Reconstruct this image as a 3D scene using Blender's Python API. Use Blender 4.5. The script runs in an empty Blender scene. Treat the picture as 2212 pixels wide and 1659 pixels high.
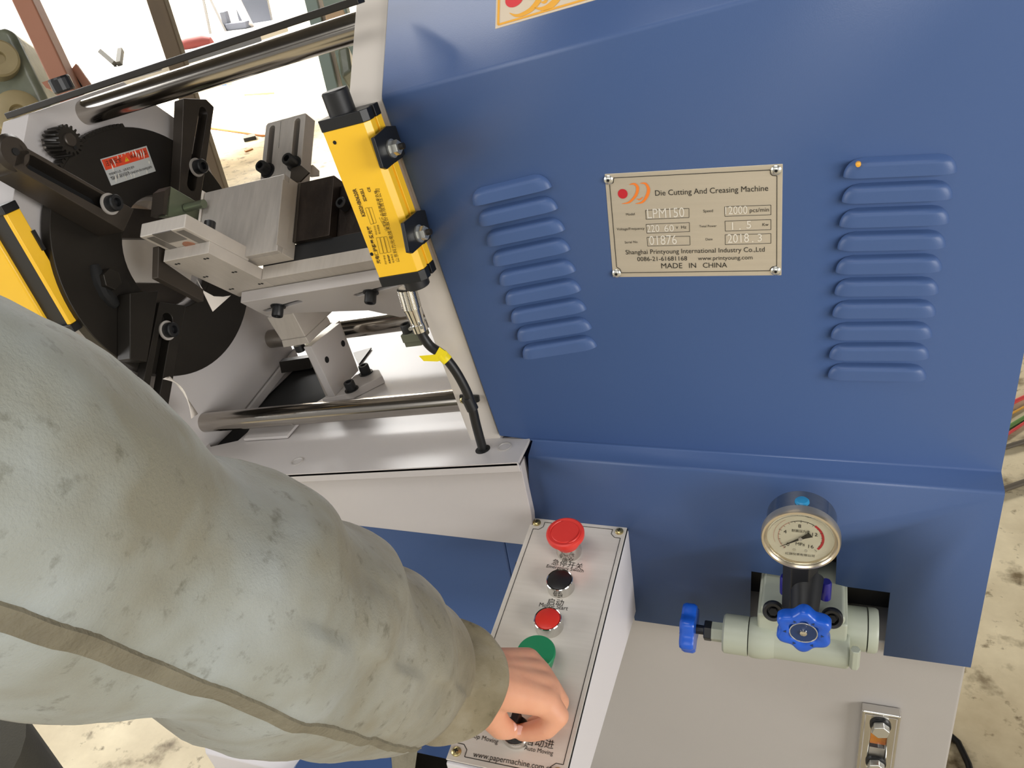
import bpy, bmesh, math, random
import numpy as np
from mathutils import Vector, Matrix
random.seed(7)

# ------------------------------------------------------------------ camera, world, lights
F_PX = 1800.0                                  # focal length in pixels of the 2212 x 1659 frame
RC = np.array([[0.94009948, 0.31023129, -0.14131355],
               [0.04314768, -0.51948023, -0.85339239],
               [-0.33815861, 0.79617639, -0.50174885]])   # rows: camera right, down, forward
CAM = np.array([0.0, -0.72, 1.5])
scene = bpy.context.scene
col = scene.collection
cam_d = bpy.data.cameras.new('camera'); cam = bpy.data.objects.new('camera', cam_d); col.objects.link(cam)
cam_d.sensor_width = 36.0; cam_d.lens = 36.0 * F_PX / 2212.0; cam_d.clip_start = 0.02; cam_d.clip_end = 200
U_, S_, Vt_ = np.linalg.svd(RC); RO = U_ @ Vt_
cm = Matrix([[RO[0][i], -RO[1][i], -RO[2][i], CAM[i]] for i in range(3)] + [[0, 0, 0, 1]])
cam.matrix_world = cm
scene.camera = cam

scene.view_settings.view_transform = 'Standard'
scene.view_settings.look = 'None'
scene.view_settings.gamma = 1.0
scene.view_settings.use_curve_mapping = False
scene.view_settings.exposure = -0.12

world = bpy.data.worlds.new('workshop_daylight'); scene.world = world
world.use_nodes = True
bg = world.node_tree.nodes['Background']
bg.inputs[0].default_value = (1.0, 0.97, 0.93, 1); bg.inputs[1].default_value = 0.36

def area(name, loc, target, sx, sy, power, color=(1, 1, 1), spread=180):
    d = bpy.data.lights.new(name, 'AREA'); d.shape = 'RECTANGLE'; d.size = sx; d.size_y = sy
    d.energy = power; d.color = color; d.spread = math.radians(spread)
    o = bpy.data.objects.new(name, d); col.objects.link(o); o.location = loc
    v = Vector(target) - Vector(loc); o.rotation_euler = v.to_track_quat('-Z', 'Y').to_euler()
    return o
area('skylight_lamp', (-8.0, 8.0, 4.9), (-7.0, 7.0, 0.0), 7, 5, 6500, (1, 0.98, 0.95), 120)
area('window_lamp', (4.2, -2.4, 2.1), (0.0, 0.0, 0.95), 2.4, 1.8, 180, (1.0, 0.985, 0.97))
area('left_fill_lamp', (-4.5, -1.4, 2.0), (-0.6, 0.0, 1.1), 2.5, 2.0, 95, (0.97, 0.98, 1.0))  # unseen fill light, set to lift the left front of the machine
area('rear_window_lamp', (-3.8, 6.5, 3.0), (-0.4, 0.0, 1.0), 6.0, 1.0, 130, (1.0, 0.985, 0.96))
area('top_fill_lamp', (-0.9, -1.7, 4.9), (-0.6, -0.6, 0.0), 3.2, 1.2, 58, (1.0, 0.985, 0.96))  # unseen fill added overhead to lift the upward faces
area('front_window_lamp', (-0.8, -5.4, 3.3), (-0.5, 0.0, 1.0), 6.5, 2.4, 95, (1.0, 0.99, 0.975))

# ------------------------------------------------------------------ measuring helpers
TH = 0.150866                                   # the punching head is tilted against the base cabinet
HX = np.array([math.cos(TH), 0, math.sin(TH)]); HZ = np.array([-math.sin(TH), 0, math.cos(TH)])
YV = np.array([0.0, 1.0, 0.0]); XV = np.array([1.0, 0, 0]); ZV = np.array([0, 0, 1.0])
C45 = math.sqrt(0.5)
LV = YV * C45 - HZ * C45; UV = YV * C45 + HZ * C45   # the paper channel is turned by 45 degrees
YC, ZC = 0.102, 1.268
OM = HZ * ZC + YV * YC
XL = -0.65                                      # right face of the left side plate (along HX)
def ray(u, v): return RC.T @ np.array([(u - 1106) / F_PX, (v - 829.5) / F_PX, 1.0])
def pN(u, v, n, p):
    d = ray(u, v); n = np.array(n, float); return CAM + d * ((n @ (np.array(p) - CAM)) / (n @ d))
def pX(u, v, x): return pN(u, v, XV, (x, 0, 0))
def pY(u, v, y): return pN(u, v, YV, (0, y, 0))
def pZ(u, v, z): return pN(u, v, ZV, (0, 0, z))
def pHX(u, v, a): return pN(u, v, HX, HX * a)
def pHZ(u, v, a): return pN(u, v, HZ, HZ * a)
def pL(u, v, l): return pN(u, v, LV, OM + LV * l)
def pU(u, v, k): return pN(u, v, UV, OM + UV * k)
def pD(u, v, d): return CAM + ray(u, v) * d
def W(a, y, c): return HX * a + YV * y + HZ * c          # head frame to world
def MW(x, l, u): return OM + HX * x + LV * l + UV * u     # paper channel frame to world
def depth(p): return float(RC[2] @ (np.array(p) - CAM))
def px(n, p): return n * depth(p) / F_PX                  # length of n pixels at point p
def unit(v): v = np.array(v, float); return v / np.linalg.norm(v)

# ------------------------------------------------------------------ materials
def lin(c):
    if isinstance(c, str):
        c = [int(c[i:i + 2], 16) / 255 for i in (0, 2, 4)]
    return tuple((x / 12.92 if x <= 0.04045 else ((x + 0.055) / 1.055) ** 2.4) for x in c) + (1.0,)
def mat(name, c, rough=0.5, metal=0.0, c2=None, scale=20, amount=0.5, bump=0.0, bscale=200, coat=0.0, stretch=None, detail=4, spec=0.5, sss=0):
    m = bpy.data.materials.new(name); m.use_nodes = True
    nt = m.node_tree; b = nt.nodes['Principled BSDF']
    b.inputs['Base Color'].default_value = lin(c); b.inputs['Roughness'].default_value = rough
    b.inputs['Metallic'].default_value = metal; b.inputs['Coat Weight'].default_value = coat
    b.inputs['Specular IOR Level'].default_value = spec
    if sss:
        b.inputs['Subsurface Weight'].default_value = sss; b.inputs['Subsurface Radius'].default_value = (0.01, 0.004, 0.002)
        b.inputs['Subsurface Scale'].default_value = 0.5
    tc = nt.nodes.new('ShaderNodeTexCoord'); mp = nt.nodes.new('ShaderNodeMapping')
    nt.links.new(tc.outputs['Object'], mp.inputs['Vector'])
    if stretch: mp.inputs['Scale'].default_value = stretch
    if c2:
        n = nt.nodes.new('ShaderNodeTexNoise'); n.inputs['Scale'].default_value = scale; n.inputs['Detail'].default_value = detail
        nt.links.new(mp.outputs[0], n.inputs['Vector'])
        r = nt.nodes.new('ShaderNodeValToRGB'); e = r.color_ramp.elements
        e[0].position = 0.5 - 0.5 * amount; e[0].color = lin(c); e[1].position = 0.5 + 0.5 * amount; e[1].color = lin(c2)
        nt.links.new(n.outputs['Fac'], r.inputs[0]); nt.links.new(r.outputs[0], b.inputs['Base Color'])
    if bump:
        n = nt.nodes.new('ShaderNodeTexNoise'); n.inputs['Scale'].default_value = bscale; n.inputs['Detail'].default_value = 3
        nt.links.new(mp.outputs[0], n.inputs['Vector'])
        bp = nt.nodes.new('ShaderNodeBump'); bp.inputs['Strength'].default_value = bump; bp.inputs['Distance'].default_value = 0.002
        nt.links.new(n.outputs['Fac'], bp.inputs['Height']); nt.links.new(bp.outputs[0], b.inputs['Normal'])
    return m
M = {}
M['blue'] = mat('blue_paint', '465e8b', 0.40, 0, '49618f', 3, 0.6, 0.05, 900, spec=0.35)
M['gray_paint'] = mat('warm_grey_paint', 'b0aba6', 0.42, 0, 'aba6a1', 4, 0.6, 0.05, 700)
M['strip_paint'] = mat('light_grey_paint', 'd2cac0', 0.4, 0, 'cec6bc', 4, 0.6)
M['lilac'] = mat('pale_grey_paint', 'c2bdba', 0.36, 0, 'bcb7b5', 5, 0.6, 0.05, 700)
M['box_white'] = mat('white_grey_paint', 'e4e0e2', 0.4)
M['plate_alu'] = mat('brushed_plate', 'cfc4b0', 0.36, 0.35, 'c4b9a5', 6, 0.8, 0.06, 60, stretch=(1, 1, 30))
M['face_alu'] = mat('brushed_panel', 'e2dbd0', 0.26, 0.12, 'd8d1c5', 8, 0.8, 0.03, 40, stretch=(1, 30, 1))
M['chrome'] = mat('chrome', 'd8d6d2', 0.10, 1.0)
M['steel'] = mat('polished_rod_steel', 'b9b4ac', 0.16, 1.0, 'a8a29a', 30, 0.9, stretch=(1, 12, 12))
M['dull_steel'] = mat('ground_steel', 'bdb7b0', 0.42, 0.15, 'a19b95', 25, 0.8, 0.1, 60, stretch=(6, 1, 1))
M['alu'] = mat('machined_aluminium', 'c2bbb2', 0.40, 0.15, 'b0a9a1', 30, 0.9, 0.08, 80, stretch=(8, 1, 1))
M['dark_steel'] = mat('dark_oiled_steel', '332f2a', 0.40, 0.5, '25221e', 14, 0.9, 0.08, 90)
M['dark_bar'] = mat('blackened_bar', '4d463f', 0.40, 0.5, '3b352f', 18, 0.9, 0.06, 90)
M['black_block'] = mat('black_oxide_block', '2b2624', 0.32, 0.7, '4c433d', 22, 0.6, 0.25, 60, stretch=(2, 1, 1))
M['black'] = mat('black_plastic', '17181a', 0.42)
M['black_rubber'] = mat('black_rubber', '1b1b1c', 0.5, 0, None, bump=0.05)
M['bezel'] = mat('satin_bezel', 'd6c9b2', 0.28, 0.85)
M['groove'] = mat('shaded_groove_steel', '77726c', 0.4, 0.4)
M['hole'] = mat('dark_hole', '050505', 0.8)
M['yellow'] = mat('yellow_anodised', 'ffcb33', 0.34, 0.0, 'fdc730', 3, 0.6, coat=0.2)
M['print_black'] = mat('black_print', '231f18', 0.6)
M['print_gold'] = mat('brown_print', '4a3606', 0.6)
M['white_print_glint'] = mat('embossed_glint_white', 'ece7dc', 0.3, 0.3)
M['red_print'] = mat('red_print', 'c0202c', 0.5)
M['orange_print'] = mat('orange_print', 'ee7f2c', 0.5)
M['logo_yellow'] = mat('amber_print', 'f0ae3e', 0.5)
M['logo_red'] = mat('coral_print', 'dc3f44', 0.5)
M['logo_cream'] = mat('cream_plate', 'e0cfb6', 0.4, 0.1)
M['red_plastic'] = mat('red_plastic', 'e23c33', 0.38)
M['green_plastic'] = mat('green_plastic', '1f8457', 0.4)
M['red_lens'] = mat('red_button', 'dd3327', 0.35)
M['black_lens'] = mat('black_button', '1d1b1b', 0.4)
M['brass'] = mat('brassy_zinc', 'c2b27e', 0.3, 0.9)
M['valve_green'] = mat('grey_green_enamel', 'b2b7a6', 0.42, 0, 'a4a998', 20, 0.8, 0.15, 60)
M['wheel_blue'] = mat('blue_moulding', '1657c4', 0.32, 0, coat=0.2)
M['wheel_disc'] = mat('navy_disc', '1d355f', 0.35)
M['bolt_blue'] = mat('indigo_cap', '231f7c', 0.3)
M['plug_blue'] = mat('sky_plug', '2f8fc0', 0.35)
M['dial'] = mat('dial_white', 'd9d3bd', 0.5)
M['dial_rose'] = mat('dial_rose', 'c99a86', 0.6)
M['oil_clear'] = mat('clear_window', 'a09a8e', 0.15, 0, coat=0.5)
M['oil'] = mat('amber_oil', 'b57a22', 0.12, 0, 'a8481d', 60, 0.5, coat=0.6)
M['oil_dark'] = mat('dark_oil', '25171c', 0.2, 0, coat=0.6)
M['zinc'] = mat('bright_zinc', 'd5d5cf', 0.25, 0.85)
M['cable'] = mat('black_cable', '161616', 0.45)
M['tag'] = mat('yellow_tag', 'f2dc1e', 0.45)
M['label_grey'] = mat('label_grey', 'b8bab8', 0.35)
M['label_red'] = mat('label_orange_red', 'd8492a', 0.35)
M['label_yellow'] = mat('label_yellow', 'd8b52a', 0.35)
M['paper'] = mat('white_paper', 'e6dfd6', 0.7)
M['card'] = mat('cream_card', 'd8c8b6', 0.6)
M['green_metal'] = mat('greenish_bronze', '8a917c', 0.3, 0.7, '75806b', 18, 0.8)
M['skin'] = mat('skin', 'e9b08f', 0.5, 0, 'dd9a7b', 40, 0.8, 0.12, 160, sss=0.15)
M['nail'] = mat('nail', 'dca99a', 0.25)
M['trouser'] = mat('dark_olive_cloth', '4b483d', 0.85, 0, '413e34', 40, 0.8, 0.3, 500)
M['shoe'] = mat('black_shoe', '1c1a19', 0.6)
M['brown_post'] = mat('brown_primer', '9c6b52', 0.55, 0, '8d5c45', 6, 0.8)
M['rust_post'] = mat('rusty_beam', '6b5a45', 0.7, 0, '4a3f33', 9, 0.8, 0.3, 40, stretch=(1, 1, 0.3))
M['bench'] = mat('white_bench', 'd9d4cd', 0.6)
M['wrap'] = mat('green_wrap', '4d5347', 0.3, 0, '7d7f6b', 9, 0.5, 0.5, 30)
M['roll'] = mat('tan_roll', 'a99a72', 0.5, 0, '8c7f5c', 12, 0.8)
M['machine_green'] = mat('pale_green_enamel', '7e8c85', 0.45, 0, '728079', 8, 0.8)
M['wire_red'] = mat('red_wire', 'c84a48', 0.5); M['wire_green'] = mat('green_wire', '5f7f45', 0.5)
M['wire_orange'] = mat('orange_wire', 'cf9a45', 0.5); M['wire_grey'] = mat('grey_cable', '5b5347', 0.6)
M['hose'] = mat('orange_hose', 'c07a3e', 0.5)
M['red_cloth'] = mat('red_rag', '9a4b43', 0.8)
M['vise'] = mat('blue_grey_iron', '6f7480', 0.5); M['cardboard'] = mat('cardboard', 'b89a78', 0.7)
M['ceiling'] = mat('dark_roof', '2b2927', 0.85, 0, '262422', 2, 0.8)
M['wall'] = mat('white_wall', 'e8e3da', 0.8, 0, 'd5cec3', 1.2, 0.8, 0.1, 20)

def floor_material():
    m = bpy.data.materials.new('stained_concrete'); m.use_nodes = True; nt = m.node_tree; b = nt.nodes['Principled BSDF']
    tc = nt.nodes.new('ShaderNodeTexCoord'); L = nt.links.new
    def noise(s, d, r=0.6):
        n = nt.nodes.new('ShaderNodeTexNoise'); n.inputs['Scale'].default_value = s; n.inputs['Detail'].default_value = d
        n.inputs['Roughness'].default_value = r; L(tc.outputs['Object'], n.inputs['Vector']); return n
    def ramp(src, p0, c0, p1, c1):
        r = nt.nodes.new('ShaderNodeValToRGB'); e = r.color_ramp.elements
        e[0].position = p0; e[0].color = lin(c0); e[1].position = p1; e[1].color = lin(c1); L(src.outputs['Fac'], r.inputs[0]); return r
    def mul(a, c):
        x = nt.nodes.new('ShaderNodeMix'); x.data_type = 'RGBA'; x.blend_type = 'MULTIPLY'; x.inputs[0].default_value = 1
        L(a, x.inputs[6]); L(c, x.inputs[7]); return x.outputs[2]
    a = ramp(noise(3.2, 6), 0.32, 'b2a282', 0.66, 'e2d4b2'); s = ramp(noise(9, 5), 0.30, '8c8272', 0.44, 'ffffff')
    t = ramp(noise(26, 4), 0.28, '8d8476', 0.40, 'ffffff')
    L(mul(mul(a.outputs[0], s.outputs[0]), t.outputs[0]), b.inputs['Base Color']); b.inputs['Roughness'].default_value = 0.6
    bp = nt.nodes.new('ShaderNodeBump'); bp.inputs['Strength'].default_value = 0.15; L(noise(40, 5).outputs['Fac'], bp.inputs['Height']); L(bp.outputs[0], b.inputs['Normal'])
    return m
M['floor'] = floor_material()

def cloth_material():
    m = bpy.data.materials.new('worn_grey_green_twill'); m.use_nodes = True; nt = m.node_tree; b = nt.nodes['Principled BSDF']; L = nt.links.new
    tc = nt.nodes.new('ShaderNodeTexCoord')
    def noise(s, d, vec=None):
        n = nt.nodes.new('ShaderNodeTexNoise'); n.inputs['Scale'].default_value = s; n.inputs['Detail'].default_value = d; n.inputs['Roughness'].default_value = 0.65
        L(vec or tc.outputs['Object'], n.inputs['Vector']); return n
    def ramp(src, stops):
        r = nt.nodes.new('ShaderNodeValToRGB'); e = r.color_ramp.elements; e[0].position, e[0].color = stops[0][0], lin(stops[0][1]); e[1].position, e[1].color = stops[-1][0], lin(stops[-1][1])
        for p, c in stops[1:-1]: k = e.new(p); k.color = lin(c)
        L(src, r.inputs[0]); return r.outputs[0]
    def mix(a, c, f=None, mode='MIX', fv=1.0):
        x = nt.nodes.new('ShaderNodeMix'); x.data_type = 'RGBA'; x.blend_type = mode; x.inputs[0].default_value = fv
        if f is not None: L(f, x.inputs[0])
        L(a, x.inputs[6]); L(c, x.inputs[7]); return x.outputs[2]
    sx = nt.nodes.new('ShaderNodeSeparateXYZ'); L(tc.outputs['Object'], sx.inputs[0])
    mr = nt.nodes.new('ShaderNodeMapRange'); mr.inputs[1].default_value = 0.13; mr.inputs[2].default_value = 0.34; L(sx.outputs['Y'], mr.inputs[0])   # soil gathers towards the cuff
    clean = ramp(noise(13, 3).outputs['Fac'], [(0.34, '8b8878'), (0.50, '9c9f97'), (0.66, 'a8aeac')])
    soiled = ramp(noise(15, 4).outputs['Fac'], [(0.34, '786e56'), (0.52, '8b8169'), (0.68, '9a927e')])
    base = mix(clean, soiled, mr.outputs[0])
    speck = ramp(noise(95, 5).outputs['Fac'], [(0.28, 'd0cec8'), (0.42, 'ffffff')])
    L(mix(base, speck, None, 'MULTIPLY'), b.inputs['Base Color'])
    b.inputs['Roughness'].default_value = 0.9; b.inputs['Specular IOR Level'].default_value = 0.15
    b.inputs['Sheen Weight'].default_value = 0.15
    n = noise(700, 2); bp = nt.nodes.new('ShaderNodeBump'); bp.inputs['Strength'].default_value = 0.35; bp.inputs['Distance'].default_value = 0.001
    L(n.outputs['Fac'], bp.inputs['Height'])
    n3 = noise(38, 3); bp2 = nt.nodes.new('ShaderNodeBump'); bp2.inputs['Strength'].default_value = 0.25; bp2.inputs['Distance'].default_value = 0.004
    L(n3.outputs['Fac'], bp2.inputs['Height']); L(bp.outputs[0], bp2.inputs['Normal']); L(bp2.outputs[0], b.inputs['Normal'])
    return m
M['sleeve'] = cloth_material()
M['seam'] = mat('soiled_seam_twill', '8d8876', 0.9, 0, '716b5c', 60, 0.7, 0.5, 400, spec=0.15)

# ------------------------------------------------------------------ mesh helpers
def frame_of(axis):
    a = unit(axis); h = np.array([0, 0, 1.0]) if abs(a[2]) < 0.9 else np.array([1.0, 0, 0])
    x = unit(np.cross(h, a)); return x, np.cross(a, x), a
class MB:
    def __init__(s): s.v = []; s.f = []
    def add(s, vs, fs):
        o = len(s.v); s.v += [tuple(float(c) for c in p) for p in vs]; s.f += [tuple(i + o for i in q) for q in fs]; return s
    def prism(s, poly, vec):
        n = len(poly); vec = np.array(vec)
        return s.add(list(poly) + [np.array(p) + vec for p in poly],
                     [tuple(range(n)), tuple(range(2 * n - 1, n - 1, -1))] + [(i, i + n, (i + 1) % n + n, (i + 1) % n) for i in range(n)])
    def box(s, o, a, b, c):
        o = np.array(o); return s.prism([o, o + a, o + np.array(a) + b, o + b], c)
    def boxm(s, x0, x1, l0, l1, u0, u1):
        return s.box(MW(x0, l0, u0), HX * (x1 - x0), UV * (u1 - u0), LV * (l1 - l0))
    def boxh(s, x0, x1, y0, y1, z0, z1):
        return s.box(W(x0, y0, z0), HX * (x1 - x0), HZ * (z1 - z0), YV * (y1 - y0))
    def boxw(s, x0, x1, y0, y1, z0, z1):
        return s.box((x0, y0, z0), XV * (x1 - x0), ZV * (z1 - z0), YV * (y1 - y0))
    def holed(s, outer, holes, vec):
        """a plate with real holes: front and back faces filled round the holes, and all the walls"""
        bm = bmesh.new(); es = []
        for lp in [outer] + list(holes):
            vs = [bm.verts.new(p) for p in lp]; es += [bm.edges.new((vs[i], vs[(i + 1) % len(vs)])) for i in range(len(vs))]
        bm.verts.index_update(); bmesh.ops.triangle_fill(bm, use_beauty=True, use_dissolve=False, edges=es)
        bm.verts.ensure_lookup_table(); bm.verts.index_update()
        P = [np.array(v.co) for v in bm.verts]; T = [tuple(v.index for v in f.verts) for f in bm.faces]; n = len(P); bm.free(); vec = np.array(vec)
        fs = list(T) + [tuple(i + n for i in reversed(t)) for t in T]; k = 0
        for lp in [outer] + list(holes):
            m = len(lp); fs += [(k + i, k + (i + 1) % m, k + (i + 1) % m + n, k + i + n) for i in range(m)]; k += m
        return s.add(P + [p + vec for p in P], fs)
    def cyl(s, p0, p1, r0, r1=None, n=24, caps=True):
        r1 = r0 if r1 is None else r1; p0 = np.array(p0); p1 = np.array(p1); x, y, _ = frame_of(p1 - p0)
        ring = lambda p, r: [p + r * (math.cos(2 * math.pi * i / n) * x + math.sin(2 * math.pi * i / n) * y) for i in range(n)]
        fs = [(i, (i + 1) % n, (i + 1) % n + n, i + n) for i in range(n)]
        if caps: fs += [tuple(range(n - 1, -1, -1)), tuple(range(n, 2 * n))]
        return s.add(ring(p0, r0) + ring(p1, r1), fs)
    def lathe(s, o, axis, prof, n=32, phase=0.0):
        """prof: (distance along axis, radius) pairs"""
        o = np.array(o); x, y, a = frame_of(axis); vs = []; fs = []
        for (t, r) in prof:
            vs += [o + a * t + max(r, 1e-5) * (math.cos(2 * math.pi * i / n + phase) * x + math.sin(2 * math.pi * i / n + phase) * y) for i in range(n)]
        for k in range(len(prof) - 1):
            fs += [(k * n + i, k * n + (i + 1) % n, (k + 1) * n + (i + 1) % n, (k + 1) * n + i) for i in range(n)]
        fs += [tuple(range(n - 1, -1, -1)), tuple(range((len(prof) - 1) * n, len(prof) * n))]
        return s.add(vs, fs)
    def hexa(s, p0, p1, r, phase=0.0): return s.lathe(p0, np.array(p1) - np.array(p0), [(0, r), (float(np.linalg.norm(np.array(p1) - np.array(p0))), r)], 6, phase)
    def tube(s, pts, r, n=12, closed=False):
        pts = [np.array(p, float) for p in pts]; m = len(pts); vs = []; fs = []; rr = r if hasattr(r, '__len__') else [r] * m; px_ = None
        for i in range(m):
            t = unit(pts[(i + 1) % m if closed else min(i + 1, m - 1)] - pts[(i - 1) % m if closed else max(i - 1, 0)])
            if px_ is None: x, y, _ = frame_of(t)
            else: x = unit(px_ - t * (px_ @ t)); y = np.cross(t, x)
            px_ = x
            vs += [pts[i] + rr[i] * (math.cos(2 * math.pi * k / n) * x + math.sin(2 * math.pi * k / n) * y) for k in range(n)]
        for i in range(m if closed else m - 1):
            j = (i + 1) % m
            fs += [(i * n + k, i * n + (k + 1) % n, j * n + (k + 1) % n, j * n + k) for k in range(n)]
        if not closed: fs += [tuple(range(n - 1, -1, -1)), tuple(range((m - 1) * n, m * n))]
        return s.add(vs, fs)
    def build(s, name, m, parent=None, bevel=0.0, seg=2, angle=35, subsurf=0):
        me = bpy.data.meshes.new(name); org = np.array(parent_origin(parent)) if parent is not None else np.zeros(3)
        me.from_pydata([tuple(np.array(p) - org) for p in s.v], [], s.f)
        bm = bmesh.new(); bm.from_mesh(me); bmesh.ops.remove_doubles(bm, verts=bm.verts, dist=1e-7); bmesh.ops.recalc_face_normals(bm, faces=bm.faces); bm.to_mesh(me); bm.free()
        for p in me.polygons: p.use_smooth = True
        me.set_sharp_from_angle(angle=math.radians(angle)); me.materials.append(M[m] if isinstance(m, str) else m)
        o = bpy.data.objects.new(name, me); col.objects.link(o)
        if parent is not None: o.parent = parent
        if bevel:
            b = o.modifiers.new('edge_rounding', 'BEVEL'); b.width = bevel; b.segments = seg; b.limit_method = 'ANGLE'; b.angle_limit = math.radians(40); b.harden_normals = True
        if subsurf:
            q = o.modifiers.new('smoothing', 'SUBSURF'); q.levels = q.render_levels = subsurf
        return o
def parent_origin(p):
    o = np.zeros(3)
    while p is not None: o = o + np.array(p.location); p = p.parent
    return o
def tag(o, label, cat, group=None, kind=None):
    o['label'] = label; o['category'] = cat
    if group: o['group'] = group
    if kind: o['kind'] = kind
    return o
def thing(name, loc, label, cat, group=None):
    o = bpy.data.objects.new(name, None); col.objects.link(o); o.empty_display_size = 0.02
    o.location = [float(c) for c in loc]; return tag(o, label, cat, group)
def one(mb, name, m, label, cat, loc=None, **k):
    """a thing that is a single mesh, its origin at its own place"""
    loc = np.mean(np.array(mb.v), axis=0) if loc is None else np.array(loc)
    mb.v = [tuple(np.array(p) - loc) for p in mb.v]; o = mb.build(name, m, None, **k); o.location = [float(c) for c in loc]; return tag(o, label, cat)
def circ(c, x, y, r, n=32, a0=0, a1=2 * math.pi, end=False):
    return [np.array(c) + r * (math.cos(a0 + (a1 - a0) * i / (n - (1 if end else 0))) * np.array(x) + math.sin(a0 + (a1 - a0) * i / (n - (1 if end else 0))) * np.array(y)) for i in range(n)]
def slot(p0, p1, r, nrm, n=8):
    d = unit(np.array(p1) - np.array(p0)); s = np.cross(nrm, d)
    return circ(p1, s, d, r, n + 1, 0, math.pi, True) + circ(p0, -s, -d, r, n + 1, 0, math.pi, True)
def text(mb, s, p0, p1, nrm, lift=0.0004, stretch=1.0, fit=True, size=None, bold=0.0):
    """flat lettering from p0 to p1 along its baseline on a surface with normal nrm"""
    cu = bpy.data.curves.new('t', 'FONT'); cu.body = s; cu.size = 1.0; cu.resolution_u = 3; cu.offset = bold
    o = bpy.data.objects.new('t', cu); col.objects.link(o)
    dg = bpy.context.evaluated_depsgraph_get(); me = bpy.data.meshes.new_from_object(o.evaluated_get(dg))
    vs = np.array([v.co for v in me.vertices]) if len(me.vertices) else np.zeros((0, 3)); fs = [tuple(p.vertices) for p in me.polygons]
    bpy.data.objects.remove(o); bpy.data.curves.remove(cu); bpy.data.meshes.remove(me)
    if len(vs) == 0: return
    p0 = np.array(p0); p1 = np.array(p1); x = unit(p1 - p0); n = unit(nrm); n = unit(n - x * (n @ x)); y = np.cross(n, x)
    w = vs[:, 0].max() - vs[:, 0].min(); k = float(np.linalg.norm(p1 - p0)) / w if size is None else size; ky = k * stretch
    mb.add([p0 + x * (v[0] - vs[:, 0].min()) * k + y * v[1] * ky + n * lift for v in vs], fs)
def line(mb, a, b, w, nrm, lift=0.0003):
    a = np.array(a); b = np.array(b); n = unit(nrm); d = unit(b - a); s = np.cross(n, d) * w / 2
    mb.add([a - s + n * lift, b - s + n * lift, b + s + n * lift, a + s + n * lift], [(0, 1, 2, 3)])
def loop(mb, pts, w, nrm, lift=0.0003, closed=True):
    for i in range(len(pts) if closed else len(pts) - 1): line(mb, pts[i], pts[(i + 1) % len(pts)], w, nrm, lift)
def cap_screw(parent, base, axis, r, h, m='black', washer=True, name='cap_screw'):
    """socket head screw: washer, knurled head and hexagon socket"""
    a = unit(axis); b = np.array(base); q = MB(); t = 0.0
    if washer: q.lathe(b, a, [(0, r * 1.35), (r * 0.18, r * 1.35)], 20); t = r * 0.18
    q.lathe(b + a * t, a, [(0, r), (h * 0.92, r), (h, r * 0.9), (h, r * 0.55), (h * 0.55, r * 0.5)], 20)
    return q.build(name, m, parent)
def pan_screw(parent, c, nrm, r, m='brass', name='screw'):
    n = unit(nrm); x, y, _ = frame_of(n); q = MB(); q.lathe(c, n, [(0, r), (r * 0.25, r * 0.97), (r * 0.5, r * 0.7), (r * 0.6, r * 0.3)], 20)
    o = q.build(name, m, parent); k = MB()
    for d, e in ((x, y), (y, x)): k.box(np.array(c) + n * r * 0.5 - d * r * 0.5 - e * r * 0.1, d * r, e * r * 0.2, n * r * 0.14)
    k.build('cross_recess', 'hole', o); return o

# ------------------------------------------------------------------ setting
fl = MB().boxw(-16, 9, -6, 15, -0.1, 0.0).build('floor', 'floor'); fl['kind'] = 'structure'
ce = MB().boxw(-16, 9, -6, 15, 5.2, 5.3).build('ceiling', 'ceiling'); ce['kind'] = 'structure'
wl = MB().boxw(-16, 9, 9.4, 9.6, 0, 2.7).build('wall_back', 'wall'); wl['kind'] = 'structure'
MB().boxw(-16, 9, 9.38, 9.62, 2.7, 5.2).build('upper_cladding', 'ceiling', wl)

# ------------------------------------------------------------------ machine frame
S = 0.027
fr = thing('cutting_machine', (-0.35, 0.25, 0), 'pale grey cutting machine with tilted side plates, tie rods and base cabinet', 'machine')
q = MB().boxw(-0.34, 0.168, -0.018, 0.62, 0.10, 0.748); q.build('base_cabinet', 'gray_paint', fr, bevel=0.003)
MB().boxw(-1.02, -0.341, -0.020, 0.62, 0.36, 0.874).build('base_panel', 'blue', fr, bevel=0.003)
MB().boxw(-1.0, 0.15, 0.0, 0.6, 0.0, 0.36).build('plinth', 'dark_steel', fr, bevel=0.004)
MB().boxw(-0.3405, -0.190, -0.0205, 0.3, 0.7485, 0.874).build('base_panel', 'blue', fr, bevel=0.002)
# apron: table top with a chute opening, overhanging lip, front skirt and end cheek
AZ = 1.009; AX0, AX1 = -0.86, -0.145
chute = [pHZ(u, v, AZ) for u, v in [(612, 800), (690, 785), (722, 845), (650, 890), (548, 922), (514, 952), (455, 965), (430, 905), (545, 860)]]
outer = [W(AX0, -0.046, AZ), W(AX1, -0.046, AZ), W(AX1, 0.004, AZ), W(AX1 - 0.036, 0.004, AZ), W(AX1 - 0.036, 0.6, AZ), W(AX0, 0.6, AZ)]
MB().holed(outer, [chute], -HZ * 0.004).build('apron', 'lilac', fr)
MB().boxh(XL + 0.001, -0.225, 0.02, 0.58, AZ - 0.012, AZ - 0.010).build('chute_shade', 'hole', fr)  # black sheet stands in for the dark interior under the opening
MB().boxh(AX0, AX1, -0.046, -0.0425, AZ - 0.0135, AZ - 0.0002).build('apron_lip', 'lilac', fr, bevel=0.0012)
bl, br = pY(768, 1135, -0.038), pY(1125, 1177, -0.038)
zb = 0.5 * (bl[2] + br[2])
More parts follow.
